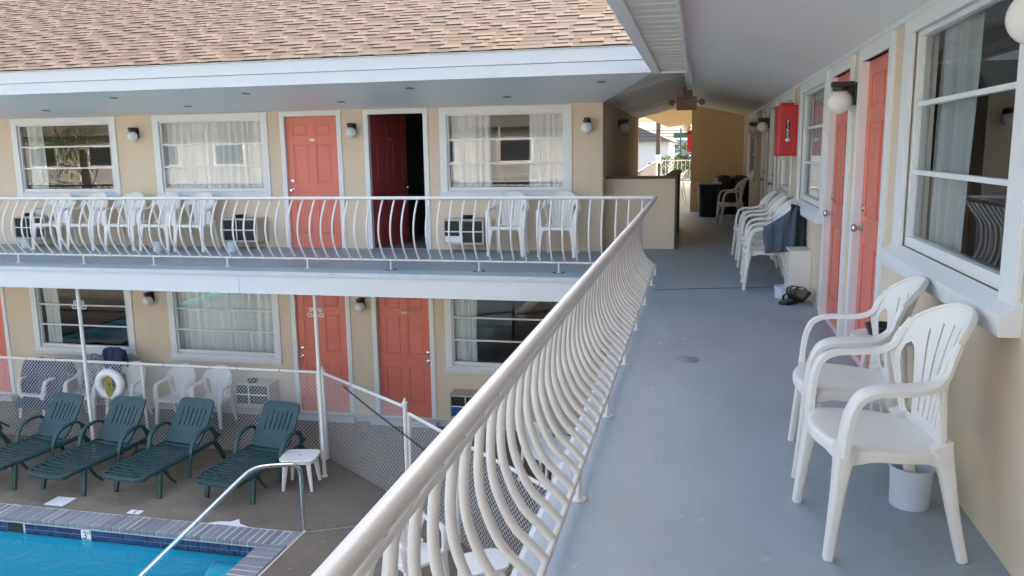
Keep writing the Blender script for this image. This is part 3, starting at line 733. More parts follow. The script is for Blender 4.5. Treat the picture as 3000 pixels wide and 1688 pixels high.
post_me = MB().tube([(0,0,0.006),(0,0,0.115)], 0.0115, 10).lathe([(0.002,0),(0.034,0),(0.034,.006),(0.002,.006)], 16).mesh('post', 'rail_paint', True)
for y in (-0.1, 1.02, 2.14, 3.25, 4.37, 5.49, 6.6, 7.72, 8.84, 9.6): obj('post', post_me, nr, (XB, y, 0))

cr = thing('balcony_railing', 'white bellied railing across the front of the upstairs cross-wing walkway', 'railing')
PROF2 = [(.195*max(0, 1 - ((.125+.763*k/16-.485)/(.36 if .125+.763*k/16 < .485 else .405))**2), .125+.763*k/16) for k in range(17)]
bar2 = MB().tube(smoothpath([(0, YB - o, z) for o, z in PROF2], 2), 0.0125, 8).mesh('bar', 'rail_paint', True, 60)
x = -0.62
while x > -14.6:
    o = obj('bar', bar2, cr, (x, random.uniform(-.002, .002), 0)); o.rotation_euler = (0, 0, random.uniform(-.0008, .0008)); x -= 0.1545
MB().sweep([(-14.8 + i*(14.8+XT-.031)/24, YT, ZT) for i in range(25)], rrect(0.052, 0.040, 0.018, 4)).build('top_rail', 'rail_paint', cr, smooth=True, angle=60)
MB().sweep([(-14.8 + i*(14.8+XB-.013)/24, YB, 0.12) for i in range(25)], rrect(0.024, 0.024, 0.008, 2)).build('bottom_rail', 'rail_paint', cr, smooth=True, angle=60)
rust = MB().lathe([(0.002,.0012),(0.075,.0012),(0.082,.0004)], 18).mesh('rust_mark', 'brown_trim', True)
for k, x in enumerate((-12.8, -11.65, -10.5, -9.40, -8.32, -7.21, -6.09, -4.93, -3.78, -2.62, -1.62)):
    obj('post', post_me, cr, (x, YB-.02, 0))
    if k >= 8: obj('rust_mark', rust, cr, (x, YB-.02, 0))

# far sunlit railing at the street end of the walkway
fr_ = thing('balcony_railing', 'sunlit white railing at the far street end of the walkway', 'railing')
p0, p1, p2 = Vector((-1.36, 18.95, 0)), Vector((-1.74, 36.4, 0)), Vector((-0.2, 36.4, 0))
for a, b_ in ((p0, p1), (p1, p2)):
    d = b_ - a; n = max(2, int(d.length / 0.16))
    MB().sweep([a + d*t + Vector((0,0,.92)) for t in (0, .25, .5, .75, 1)], rrect(0.055, 0.045, .018, 3)).build('top_rail', 'rail_paint', fr_)
    MB().sweep([a + d*t + Vector((0,0,.1)) for t in (0, .25, .5, .75, 1)], rrect(0.03, 0.03, .01, 2)).build('bottom_rail', 'rail_paint', fr_)
    for k in range(1, n): MB().box(-.011,.011,-.011,.011,.1,.91).build('bar', 'rail_paint', fr_, a + d*(k/n))

# ================================================================== SUPPORT POSTS with scroll ornament
def scroll_pts(cx, cz, s):
    pts = []
    for k in range(22):
        a = k/21*2.2*math.pi; r = 0.032*(1 - 0.7*k/21)
        pts.append((cx + s*(0.032 - r*math.cos(a)) , 0, cz + r*math.sin(a)))
    return pts
for x, lab in ((-8.36, 'slim white porch post with scroll ornament behind the life ring and loungers'), (-4.79, 'slim white porch post with scroll ornament in front of the ground-floor coral door')):
    t = thing('porch_post', lab, 'post', (x, 9.5, ZG))
    MB().tube([(0,0,0.012),(0,0,2.50)], 0.026, 14).build('pole', 'rail_paint', t, smooth=True, angle=60)
    MB().lathe([(.027,0),(.046,0),(.043,.012),(.028,.016)], 18, caps=False).build('base_plate', 'rail_paint', t, smooth=True)
    for s in (-1, 1):
        MB().tube([(s*(.028+abs(p[0])), p[1]-0.0, p[2]) for p in scroll_pts(0, 2.27, 1)], 0.006, 6).build('scroll', 'rail_paint', t, smooth=True)
        MB().tube([(s*(.028+abs(p[0])*1.6), p[1], 4.48-p[2]) for p in scroll_pts(0, 2.27, 1)], 0.006, 6).build('scroll', 'rail_paint', t, smooth=True)

# ================================================================== MONOBLOC CHAIR
def make_chair(label, group):
    t = thing('plastic_chair', label, 'chair', group=group); mt = 'white_plastic'
    # backrest: arched shell with side openings and fan of slots
    def oh(b):      # outer half width along the back
        if b < 0.30: return 0.190 + 0.082*math.sin(min(1, b/0.30)*math.pi/2)
        return 0.272*math.sqrt(max(0, 1 - ((b-0.30)/0.235)**2.2))
    right = [(oh(b), b) for b in [0.0, .04, .09, .14, .19, .24, .28, .32, .36, .40, .435, .465, .49, .51, .523, .531, .5345]]
    outer = right + [(-a, b) for a, b in right[::-1]]
    holes = []
    for s in (-1, 1):
        h = [(.148, .030), (.180, .036), (.196, .06), (.212, .12), (.226, .18), (.234, .235), (.234, .28), (.224, .315), (.207, .33), (.190, .315), (.177, .27), (.165, .20), (.154, .11)]
        holes.append([(s*a, b) for a, b in h][::s])
        for k, (a0, a1, b0, b1) in enumerate(((.021, .032, .045, .445), (.063, .095, .045, .435), (.103, .150, .055, .40))):
            w0 = .0040; L_ = [(a0 + (a1-a0)*((b-b0)/(b1-b0))**1.6, b) for b in [b0 + (b1-b0)*q/6 for q in range(7)]]
            sl = [(a+w0, b) for a, b in L_] + [(a-w0, b) for a, b in L_[::-1]]
            holes.append([(s*a, b) for a, b in sl][::s])
    def mp(a, b):
        lean = 0.10*b + 0.30*b*b
        return (a*(1-.35*a*a), 0.195 + lean - 1.30*a*a*(0.55+0.9*min(1, b/.3)), 0.398 + b*0.985 - 0.14*b*b)
    bm = sheet_with_holes(outer, holes, [-.25+.025*i for i in range(21)], [.035*i for i in range(1, 15)], mp)
    obj('backrest', bm_mesh(bm, 'backrest', mt, True, -0.007, 45), t)
    # rolled rim round the arch
    rim = [mp(a*0.985, b*0.992) for a, b in right[5:]]; riml = [(-p[0], p[1], p[2]) for p in rim][::-1]
    path = smoothpath(rim + riml[1:], 3)
    MB().sweep(path, rrect(0.014, 0.030, 0.006, 2), up=(0, 1, 0)).build('rim', mt, t, smooth=True, angle=70)
    # seat with dished top and rolled-down edge
    n = 20; vs = []; fs = []
    def sq(u, v): return u*math.sqrt(max(0, 1 - 0.28*v*v)), v*math.sqrt(max(0, 1 - 0.28*u*u))
    for j in range(n+1):
        for i in range(n+1):
            u = -1 + 2*i/n; v = -1 + 2*j/n; x, y = sq(u, v)
            hw = 0.262 - 0.044*(v+1)/2; r = max(abs(u), abs(v))
            z = 0.428 - 0.020*(v+1)/2 - 0.020*(1-u**4)*(1-v**4) - 0.010*max(0, (r-.84)/.16)**2
            vs.append((x*hw*1.05, y*0.232*1.05 - 0.012 - (0.020*(1-u*u) if v < -.85 else 0), z))
    for j in range(n):
        for i in range(n): a = j*(n+1)+i; fs.append((a, a+1, a+n+2, a+n+1))
    m = MB().add(vs, fs)
    bd = [i for i in range(n+1)] + [(j+1)*(n+1)-1 for j in range(1, n+1)] + [n*(n+1)+i for i in range(n-1, -1, -1)] + [j*(n+1) for j in range(n-1, 0, -1)]
    o0 = len(m.v); L_ = len(bd)
    for dz, sc_ in ((-0.006, 1.018), (-0.016, 1.028), (-0.040, 1.022)):
        for i in bd:
            x, y, z = m.v[i]
            arch = 0.5*(1 + math.cos(math.pi*min(1, abs(abs(x)/.25 - abs(y)/.24)*1.6))) if dz < -.03 else 0
            m.v.append((x*sc_, y*sc_, z + dz - 0.030*arch))
    rows_ = [bd] + [list(range(o0+q*L_, o0+(q+1)*L_)) for q in range(3)]
    for q in range(3):
        for k in range(L_): m.f.append((rows_[q][k], rows_[q][(k+1) % L_], rows_[q+1][(k+1) % L_], rows_[q+1][k]))
    obj('seat', m.mesh('seat', mt, True, 50), t)
    for s in (-1, 1):
        # armrest: broad strap flowing from the arch forward and down onto the seat corner
        A = smoothpath([mp(s*.243, .43), mp(s*.258, .375), mp(s*.270, .31), (s*.279, .055, .658), (s*.286, -.04, .650), (s*.286, -.13, .645), (s*.281, -.188, .620), (s*.274, -.216, .570), (s*.266, -.230, .50), (s*.258, -.238, .40)], 6)
        def pr(tt):
            w = 0.030 + 0.038*min(1, tt*2.4) + 0.026*max(0, tt-.72)*3; f_ = 0.017
            return [(-w/2, -f_), (-w/2, .003), (-w/2+.008, .009), (w/2-.008, .009), (w/2, .003), (w/2, -f_), (w/2-.005, -f_), (w/2-.006, .001), (-w/2+.006, .001), (-w/2+.005, -f_)]
        MB().sweep(A, pr, up=(0, 0, 1)).build('armrest', mt, t, smooth=True, angle=50)
        def leg(pts, wf, df, upv):
            P = smoothpath(pts, 6)
            return MB().sweep(P, lambda tt: rrect(wf(tt), df(tt), 0.010, 2), up=upv).build('leg', mt, t, smooth=True, angle=60)
        leg([(s*.225, -.216, .418), (s*.240, -.232, .30), (s*.252, -.250, .14), (s*.260, -.264, 0.0)], lambda q: .050 + .062*(1-q)**2.2, lambda q: .034 + .030*(1-q)**2, (0, 1, 0))
        leg([(s*.214, .150, .43), (s*.220, .180, .33), (s*.228, .222, .16), (s*.236, .268, 0.0)], lambda q: .044 + .050*(1-q)**2, lambda q: .036 + .030*(1-q)**2, (1, 0, 0))
        # rim going down from the arm to the rear leg
        MB().sweep(smoothpath([mp(s*.266, .27), mp(s*.250, .19), mp(s*.228, .09), mp(s*.205, 0.0), (s*.212, .165, .36)], 4), rrect(.016, .034, .006, 2), up=(0, 1, 0)).build('side_rim', mt, t, smooth=True, angle=60)
    for c_ in t.children:
        for v in c_.data.vertices:
            y = v.co.y; v.co.x *= 0.955
            if y > -.05: v.co.y = -.05 + (y + .05)*.80
        c_.data.update()
    return t
chair = make_chair('white plastic armchair under the big window, the nearer to the camera wall corner', 'chairs on the near walkway')
FW = RAD(-90)     # faces -x
chair['label'] = 'white plastic armchair with a white pot under it, below the big window sill'
chair.location = (0.725, 3.19, 0); chair.rotation_euler = (0, 0, FW + RAD(6))
def ch(label, x, y, z, rz, g): return dup(chair, label, (x, y, z), rz, g)
ch('white plastic armchair between the other near chair and the coral doors', 0.74, 3.90, 0, FW - RAD(4), 'chairs on the near walkway')
GR = 'chairs in the row below the walkway window'
for k, lab in enumerate(('white plastic chair draped with a dark blue towel beside the white cabinet', 'white plastic chair in the row, next after the towel-draped one',
                         'white plastic chair in the row, third from the white cabinet', 'white plastic chair in the row, second from the passage end', 'white plastic chair at the passage end of the row')):
    ch(lab, 0.775 + random.uniform(-.02, .02), 8.93 + 0.60*k, 0, FW + random.uniform(-.06, .06), GR)
ch('white plastic chair standing alone beside the black trash can', 0.66, 16.1, 0, FW + RAD(8), 'chairs on the near walkway')
GU = 'chairs on the upstairs cross-wing walkway'
for x, lab in ((-10.2, 'upstairs white chair in front of the leftmost air conditioner'), (-9.54, 'upstairs white chair under the dark window, second in the group of five'),
               (-8.85, 'upstairs white chair below the wall light, middle of the group of five'), (-8.22, 'upstairs white chair with a white pot under it, fourth of the group of five'),
               (-7.61, 'upstairs white chair beside the air conditioner, last of the group of five'), (-2.61, 'upstairs white chair beside the air conditioner under the corner window'),
               (-1.88, 'upstairs white chair nearest the building corner under the corner window')):
    ch(lab, x, 11.29, 0, random.uniform(-.07, .07), GU)
GL = 'chairs along the ground-floor wall'
for x, lab in ((-9.08, 'ground-floor white chair behind the life ring'), (-8.16, 'ground-floor white chair under the drawn curtain, nearer the life ring'),
               (-7.50, 'ground-floor white chair under the drawn curtain, nearer the air conditioner'), (-9.75, 'ground-floor white chair covered with patterned and navy towels'),
               (-10.65, 'ground-floor white chair piled with dark cloths beside the leftmost coral door')):
    ch(lab, x, 11.22 if x > -9.5 else 11.1, ZG, random.uniform(-.08, .08), GL)
ch('white plastic chair on the pool deck glimpsed through the near railing bars', -2.66, 7.0, ZG, RAD(60), GL)
ch('white plastic chair at the ground-floor table under the railing', -1.9, 9.9, ZG, RAD(150), GL)
ch('white plastic chair on the far sunlit walkway', -0.52, 22.2, 0, RAD(-80), 'chairs on the near walkway')

# ================================================================== GREEN LOUNGERS
def make_lounger(label, group):
    t = thing('sun_lounger', label, 'sun lounger', group=group); mt = 'green_plastic'
    # origin under the front-leg line; foot end toward -y, head toward +y
    sz = 0.34
    for s in (-1, 1):
        P = smoothpath([(s*.300, -.26, sz-.02), (s*.318, -.12, sz), (s*.325, .3, sz), (s*.325, .75, sz+.01), (s*.318, 1.20, sz+.02)], 5)
        MB().sweep(P, rrect(0.036, 0.060, .012, 2)).build('side_rail', mt, t, smooth=True, angle=60)
        P = smoothpath([(s*.322, .02, sz-.02), (s*.335, -.01, sz-.16), (s*.350, -.05, 0.0)], 5)
        MB().sweep(P, lambda q: rrect(.078-.022*q, .056-.014*q, .012, 2), up=(0, 1, 0)).build('leg', mt, t, smooth=True, angle=60)
        P = smoothpath([(s*.315, 0.12, sz-.02), (s*.300, .22, sz-.16), (s*.290, .34, 0.06)], 5)
        MB().sweep(P, lambda q: rrect(.05-.01*q, .04-.01*q, .01, 2), up=(0, 1, 0)).build('brace', mt, t, smooth=True, angle=60)
        P = smoothpath([(s*.322, 1.15, sz+.03), (s*.335, 1.26, sz-.14), (s*.345, 1.36, 0.0)], 5)
        MB().sweep(P, lambda q: rrect(.076-.022*q, .056-.014*q, .012, 2), up=(0, 1, 0)).build('leg', mt, t, smooth=True, angle=60)
        # arm: rises from the seat side, runs back level, drops at the rear
        P = smoothpath([(s*.335, .56, 0.05), (s*.345, .60, sz-.02), (s*.355, .66, sz+.14), (s*.362, .74, sz+.225), (s*.365, .88, sz+.265), (s*.362, 1.02, sz+.265), (s*.355, 1.12, sz+.20), (s*.345, 1.18, sz+.06)], 5)
        MB().sweep(P, lambda q: rrect(.036, .064-.012*abs(q-.5), .012, 2), up=(1, 0, 0)).build('armrest', mt, t, smooth=True, angle=60)
    MB().prism([(-0.30,-.275),(-.24,-.315),(0,-.33),(.24,-.315),(.30,-.275),(.30,-.235),(-.30,-.235)], 2, sz-.045, sz+.005).build('foot_rail', mt, t, bevel=.012)
    sl = MB(); N_ = 7; prf = []
    for i in range(N_+1):
        u = -1+2*i/N_; prf.append((u*.300, .018*u*u))
    for i in range(N_): 
        (x0, z0), (x1, z1) = prf[i], prf[i+1]
        sl.add([(x0,-.0205,z0),(x1,-.0205,z1),(x1,.0205,z1),(x0,.0205,z0),(x0,-.0205,z0-.014),(x1,-.0205,z1-.014),(x1,.0205,z1-.014),(x0,.0205,z0-.014)], [(0,1,2,3),(4,7,6,5),(0,4,5,1),(2,6,7,3)])
    sm = sl.mesh('slat', mt)
    k = 0; y = -0.20
    while y < 0.82: obj('slat', sm, t, (0, y, sz+.006+.012*math.sin(y*2))); y += 0.080
    MB().box(-.30, .30, .83, .90, sz-.01, sz+.035).build('hinge_rail', mt, t, bevel=.01)
    # backrest
    w = .290; h = .67
    outer = [(-w*.93, 0.0), (w*.93, 0.0), (w, .06), (w*1.03, .33), (w*1.0, .55)] + [(w-.075+.075*math.cos(RAD(a))-.005, h-.075+.075*math.sin(RAD(a))) for a in (10, 35, 60, 85)] + \
            [(0, h+.012)] + [(-w+.075-.075*math.cos(RAD(a))+.005, h-.075+.075*math.sin(RAD(a))) for a in (85, 60, 35, 10)] + [(-w*1.0, .55), (-w*1.03, .33), (-w, .06)]
    holes = []
    for s in (-1, 1):
        for a0, a1, b0, b1 in ((.035, .037, .27, .52), (.105, .110, .27, .55), (.178, .186, .26, .52)):
            q = [(a0-.008, b0), (a0, b0-.010), (a0+.008, b0), (a1+.008, b1), (a1, b1+.010), (a1-.008, b1)]
            holes.append([(s*a, b) for a, b in q][::s])
    an = RAD(51)
    def mp(a, b):
        q = 0.045*math.sin(b/h*math.pi)*.5 - .35*a*a + .06*max(0, b-.6)
        return (a, .91 + b*math.cos(an) + q*math.sin(an), sz+.03 + b*math.sin(an) - q*math.cos(an))
    bm = sheet_with_holes(outer, holes, [-.22+.055*i for i in range(9)], [.08*i for i in range(1, 9)], mp)
    br = obj('backrest', bm_mesh(bm, 'backrest', mt, True, 0.022, 45), t)
    for s in (-1, 1):
        MB().tube([mp(s*.22, .30) , (s*.25, 1.40, sz+.02)], .016, 6).build('back_prop', mt, br)
    for c_ in t.children_recursive:
        if c_.name.startswith('slat'): c_.location.y = c_.location.y*.92 if c_.location.y > 0 else c_.location.y; continue
        for v in c_.data.vertices:
            if v.co.y > 0: v.co.y *= .92
        c_.data.update()
    return t
lg = make_lounger('x', 'green loungers beside the pool')
lg['label'] = 'dark green lounger beside the small white table'
lg.location = (-5.62, 8.60, ZG); lg.rotation_euler = (0, 0, RAD(-6))
for x, y, a, lab in ((-6.885, 8.53, -6, 'dark green lounger in front of the ground-floor air conditioner'), (-7.90, 8.42, -7, 'dark green lounger right below the white life ring'),
                     (-8.94, 8.42, -9, 'dark green lounger in front of the towel-covered chairs'), (-10.22, 8.30, -6, 'dark green lounger cut off by the picture edge, next to the towel-front lounger')):
    dup(lg, lab, (x, y, ZG), RAD(a))
bag = thing('beach_bag', 'dark bag tucked under the lounger by the life ring', 'bag', (-7.45, 9.35, ZG))
MB().sphere((0,0,.13), .13, 16, 8).build('sack', 'dark_towel', bag, smooth=True); bag.scale = (1.3, .9, 1)
MB().tube(smoothpath([(-.08,0,.2),(-.05,0,.32),(.05,0,.32),(.08,0,.2)], 5), .008, 6).build('handle', 'black_leather', bag)

# small white resin table
def make_table(label, loc, rz):
    t = thing('resin_table', label, 'table', loc, rz, 'small white resin tables')
    out = rrect(.47, .42, .085, 2)
    MB().prism(out, 2, .395, .42).build('tabletop', 'white_plastic', t, bevel=.008)
    MB().prism([(x*.93, y*.93) for x, y in out], 2, .362, .3945).build('apron', 'white_plastic', t)
    MB().lathe([(.002,.0),(.018,.0),(.018,.002),(.002,.002)], 14, (0,0,.4205)).build('umbrella_plug', 'vent_metal', t)
    for k in range(4):
        c = RAD(45+90*k); p0 = Vector((.205*math.cos(c), .205*math.sin(c), .39)); p1 = Vector((.262*math.cos(c), .262*math.sin(c), 0))
        MB().sweep([p0, (p0+p1)/2, p1], lambda q: rrect(.075-.035*q, .045-.015*q, .01, 2), up=(-math.sin(c), math.cos(c), 0)).build('leg', 'white_plastic', t, smooth=True, angle=60)
    return t
make_table('small white resin table at the end of the green loungers by the fence', (-4.95, 9.16, ZG), RAD(10))
make_table('small white resin table glimpsed through the near railing bars', (-1.93, 6.95, ZG), RAD(35))
# round white table below, behind the bars
rt = thing('patio_table', 'white round patio table on the ground behind the railing bars', 'table', (-1.35, 9.2, ZG))
MB().lathe([(.002,.68),(.50,.68),(.52,.69),(.52,.71),(.50,.72),(.002,.72)], 36).build('tabletop', 'white_plastic', rt, smooth=True)
for k in range(4):
    c = RAD(45+90*k); MB().sweep([(.30*math.cos(c), .30*math.sin(c), .68), (.38*math.cos(c), .38*math.sin(c), 0)], lambda q: rrect(.07-.03*q, .04, .01, 2)).build('leg', 'white_plastic', rt)

# ================================================================== POOL HANDRAIL
hd = Vector((math.cos(RAD(222)), math.sin(RAD(222)), 0)); hb = Vector((-4.31, 7.965, ZG))
def hp(s, z): return hb + hd*s + Vector((0, 0, z))
hr = thing('pool_handrail', 'bent stainless steel handrail slanting down into the pool', 'handrail')
MB().tube(smoothpath([hp(0, .004), hp(0, .30), hp(0, .62), hp(0.008, .735), hp(.055, .808), hp(.19, .842), hp(.40, .868), hp(.52, .855), hp(.645, .785), hp(1.06, .46), hp(1.6, .035), hp(2.1, -.36)], 7), .024, 14).build('rail', 'chrome', hr, smooth=True, angle=80)
MB().lathe([(.024,.0),(.055,.0),(.052,.014),(.026,.022)], 20, tuple(hb), caps=False).build('escutcheon', 'steel', hr, smooth=True)

# ================================================================== CHAIN LINK FENCE
def chain_mesh(a, b_, z0, z1, pitch=0.056, r=0.0029):
    a, b_ = Vector((*a, 0)), Vector((*b_, 0)); d = b_ - a; L_ = d.length; d.normalize(); nrm = Vector((-d.y, d.x, 0))
    n = int(L_/pitch); m = int((z1-z0)/(pitch/1.0*1.0)); vs = []; fs = []
    hp_ = pitch/2; hz = (z1-z0)/m/1.0
    def seg(p, q, rr):
        t = (q-p).normalized(); s1 = nrm*rr; s2 = t.cross(nrm)*rr; o = len(vs)
        for e in (p, q):
            for kk in range(3):
                an = kk*2.0944; vs.append(tuple(e + s1*math.cos(an) + s2*math.sin(an)))
        for kk in range(3): fs.append((o+kk, o+(kk+1) % 3, o+3+(kk+1) % 3, o+3+kk))
    for i in range(n+1):
        for s in (1, -1):
            if (s < 0 and i == 0) or (s > 0 and i == n): continue
            pass
    for i in range(n):
        x0 = i*pitch
        for s in (0, 1):
            # zigzag wire between columns
            for j in range(m):
                za = z0 + j*hz; zb_ = za + hz/2; zc = za + hz
                c = x0 + pitch/2 if s == 0 else x0 + pitch/2
                if s == 0:
                    e = nrm*.002
                    seg(a + d*x0 + Vector((0,0,za)) + e, a + d*(x0+hp_) + Vector((0,0,zb_)) - e, r)
                    seg(a + d*(x0+hp_) + Vector((0,0,zb_)) - e, a + d*x0 + Vector((0,0,zc)) + e, r)
                else:
                    e = nrm*.002
                    seg(a + d*(x0+pitch) + Vector((0,0,za)) + e, a + d*(x0+hp_) + Vector((0,0,zb_)) - e, r)
                    seg(a + d*(x0+hp_) + Vector((0,0,zb_)) - e, a + d*(x0+pitch) + Vector((0,0,zc)) + e, r)
    return vs, fs
def fence_run(t, a, b_, zt, posts_at_ends=()):
    vs, fs = chain_mesh(a, b_, ZG+.03, zt-.01)
    me = bpy.data.meshes.new('chain_mesh'); me.from_pydata(vs, [], fs); finish(me, 'galvanized', False)
    stuff(obj('chain_mesh', me, t))
    A, B = Vector((*a, zt)), Vector((*b_, zt))
    MB().tube([A, A.lerp(B, .5), B], .021, 10).build('top_rail', 'rail_paint', t, smooth=True, angle=60)
    n = int((B-A).length/.6)
    for k in range(1, n):
        p = A.lerp(B, (k+random.uniform(-.2,.2))/n); dr = (B-A).normalized()
        MB().tube([p-dr*.006, p+dr*.006], .0235, 8).build('tie_wire', 'vent_metal', t)
def fpost(t, x, y, top, r=.030, cap=True):
    o = MB().tube([(0,0,0.0),(0,0,top-ZG)], r, 12).build('post', 'rail_paint', t, (x, y, ZG), smooth=True, angle=60)
    if cap: MB().lathe([(.002, .0), (r+.006, .0), (r+.006, .02), (r*.75, .035), (r*.45, .05), (r*.5, .062), (.002, .08)], 12, (0, 0, top-ZG)).build('cap', 'rail_paint', o, smooth=True)
    return o
FA = (-5.03, 10.08); FB = (-3.36, 8.83); FC = (-2.483, 8.032); FD = (-0.9, 6.62)
f1 = thing('chain_link_fence', 'white-railed chain link fence behind the green loungers with a life ring on it', 'fence')
fence_run(f1, (-13.0, 10.02), FA, -1.535); fpost(f1, FA[0], FA[1], -1.52)
fpost(f1, FA[0]-.075, FA[1]-.005, -1.55, .022, False)
for x in (-7.88, -10.7): fpost(f1, x, 10.05, -1.56, .022, False)
f2 = thing('chain_link_fence', 'angled chain link fence between the lounger table and the near railing', 'fence')
fence_run(f2, (FA[0]+.04, FA[1]-.03), (FB[0]-.035, FB[1]+.027), -1.54)
fpost(f2, FB[0], FB[1], -1.50)
f3 = thing('chain_link_gate', 'chain link gate section running under the near railing', 'gate')
fence_run(f3, (FB[0]+.09, FB[1]-.075), (FC[0]-.04, FC[1]+.035), -1.60); fpost(f3, FB[0]+.065, FB[1]-.055, -1.59, .02, False)
fence_run(f3, FC, FD, -1.60); fpost(f3, FC[0], FC[1], -1.58, .026, True)
cb = MB().tube(smoothpath([(-4.55, 9.70, -1.60), (-4.0, 9.28, -1.74), (-3.4, 8.78, -1.84), (-2.9, 8.35, -1.92)], 6), .009, 6).build('black_cable', 'wire_black', smooth=True)
tag(cb, 'black cable strung along the angled chain link fence', 'cable')
# life ring with rope
lr = thing('life_ring', 'white life ring with yellow rope hanging on the chain link fence', 'life ring', (-8.385, 9.97, -1.845))
ringp = [(.178*math.cos(2*math.pi*k/40), 0, .178*math.sin(2*math.pi*k/40)) for k in range(40)]
MB().tube(ringp, .062, 14, True).build('ring', 'white_plastic', lr, smooth=True, angle=180)
for k in range(6):
    w = .02+.010*k; P = [(.03+w*.9*math.sin(2*math.pi*q/20), -.055-.006*(k % 3), -.01+ (.10+.012*k)*math.cos(2*math.pi*q/20)) for q in range(20)]
    MB().tube(P, .0055, 5, True).build('rope', 'rope_yellow', lr)
MB().tube(smoothpath([(.03,-.06,-.12),(.02,-.07,-.2),(.035,-.068,-.27),(.03,-.06,-.33)], 5), .005, 5).build('rope', 'rope_yellow', lr)
MB().tube([(0,.0,.24),(0,.05,.26),(0,.05,.17)], .006, 6).build('hook', 'galvanized', lr)

# ================================================================== TOWELS
def drape(name, label, mat, loc, rz, w, front, back, ztop, amp=.015, seed=1, tilt=.12, side=0.0, cat='towel'):
    r_ = random.Random(seed); nx = 16; pts = []
    L_ = front + back + .05; ny = 26; vs = []; fs = []
    for j in range(ny+1):
        s = j/ny*L_
        for i in range(nx+1):
            u = -w/2 + w*i/nx; wav = amp*math.sin(i*.9+seed+j*.12) + amp*.5*math.sin(i*1.9+j*.3)
            if s < front: y = -.03 - tilt*(front-s) + wav; z = ztop - (front-s)
            elif s < front + .05: q = (s-front)/.05; y = -.03 + .06*q + wav; z = ztop + .018*math.sin(q*math.pi)
            else: y = .03 + wav*.8 + .08*(s-front-.05); z = ztop - (s-front-.05)
            z -= .10*abs(u/w)**2*2*.5 + side*u
            vs.append((u, y, z))
    for j in range(ny):
        for i in range(nx): a = j*(nx+1)+i; fs.append((a, a+1, a+nx+2, a+nx+1))
    me = MB().add(vs, fs).mesh(name, mat, True, 180); o = obj(name, me, None, loc, rz)
    sm_ = o.modifiers.new('thickness', 'SOLIDIFY'); sm_.thickness = .008
    return tag(o, label, cat)
def side_towel(label, mat, x0, x1, y, ztop, zbot, seed, yoff):
    vs, fs = [], []; nx, ny = 18, 16
    for j in range(ny+1):
        for i in range(nx+1):
            s = i/nx; q = j/ny; zt_ = ztop(s); zb_ = zbot(s)
            wv = .012*math.sin(i*.8+seed+q*2)*(.3+q) + .006*math.sin(i*2.1+seed)
            x_ = x0+(x1-x0)*s + .02*q*math.sin(seed+s*3); z_ = zt_ + (zb_-zt_)*q
            yy_ = y + wv - yoff*math.sin(min(1, q*5)*math.pi/2) + .05*s*(1-q)
            vs.append((x_, yy_, z_))
    # fold over the back of the chair
    top = [(v[0], v[1]+.10+.03*math.sin(k), v[2]-.02) for k, v in enumerate(vs[:nx+1])]
    back = [(v[0]+.03, v[1]+.16, v[2]-.20) for v in top]
    for j in range(ny):
        for i in range(nx): a = j*(nx+1)+i; fs.append((a, a+1, a+nx+2, a+nx+1))
    o = len(vs); vs += top + back
    for i in range(nx): fs.append((i, i+1, o+i+1, o+i)); fs.append((o+i, o+i+1, o+nx+2+i, o+nx+1+i))
    ob = MB().add(vs, fs).build('towel', mat, None, smooth=True, angle=180)
    m_ = ob.modifiers.new('thickness', 'SOLIDIFY'); m_.thickness = .009
    return tag(ob, label, 'towel')
side_towel('dark blue towel hanging over the arm and back of the chair beside the white cabinet', 'blue_towel', .66, .985, 8.625, lambda s: .672+.215*s**1.25, lambda s: .40+.02*s, 2, .03)
side_towel('near-black towel hung behind the blue one on the same chair', 'dark_towel', .93, 1.065, 8.66, lambda s: .90-.05*s, lambda s: .38, 5, .02)
drape('towel', 'navy towel over the ground-floor chair in front of the dark window', 'navy_cloth', (-9.40, 11.38, ZG), RAD(-8), .40, .60, .3, 1.12, .03, 3, .25)
drape('towel', 'black and white patterned towel beside the navy towel on the ground-floor chair', 'grey_cloth', (-9.76, 11.30, ZG), RAD(6), .36, .75, .3, 1.02, .03, 4, .25)
drape('blanket', 'dark navy cloth draped over the ground-floor chairs next to the leftmost door', 'navy_cloth', (-10.55, 11.22, ZG), RAD(-4), .95, .72, .2, .92, .05, 8, .55, cat='blanket')
# ================================================================== WALL LIGHTS
def make_light(label, loc, rz, group):
    t = thing('wall_light', label, 'wall light', loc, rz, group)
    b = MB(); b.box(-.045,.045,-.022,0,-.045,.11); b.box(-.032,.032,-.175,-.0225,.083,.12); b.lathe([(.002,.055),(.050,.058),(.052,.0825),(.002,.0825)], 18, (0,-.115,0))
    b.prism([(-.022,.0),(-.022,.082),(-.085,.082)], 0, -.012, .012)
    b.build('bracket', 'black_metal', t, bevel=.003)
    MB().sphere((0,-.115,-.022), .083, 24, 14).build('globe', 'globe_glass', t, smooth=True, angle=180)
    return t
LW = 'globe lights on the near walkway wall'; LX = 'globe lights on the cross wing'
wl = make_light('globe wall light beside the big window above the near chairs', (XR, 2.80, 1.865), RZ, LW)
dup(wl, 'globe wall light between the two coral doors of the near walkway', (XR, 6.32, 1.80), RZ)
dup(wl, 'globe wall light between the two white doors in the shaded passage', (XR, 13.74, 1.80), RZ)
dup(wl, 'globe wall light deepest in the passage near the yellow end wall', (XR, 16.2, 1.80), RZ)
for x, z, lab in ((-8.89, 1.80, 'upstairs globe light between the dark window and the drawn curtain window'), (-5.12, 1.79, 'upstairs globe light between the closed coral door and the open door'),
                  (-1.55, 1.79, 'upstairs globe light beside the building corner'), (-8.88, -.89, 'ground-floor globe light between the two windows behind the loungers'),
                  (-5.11, -.89, 'ground-floor globe light between the two coral doors')):
    dup(wl, lab, (x, DY, z), 0, LX)
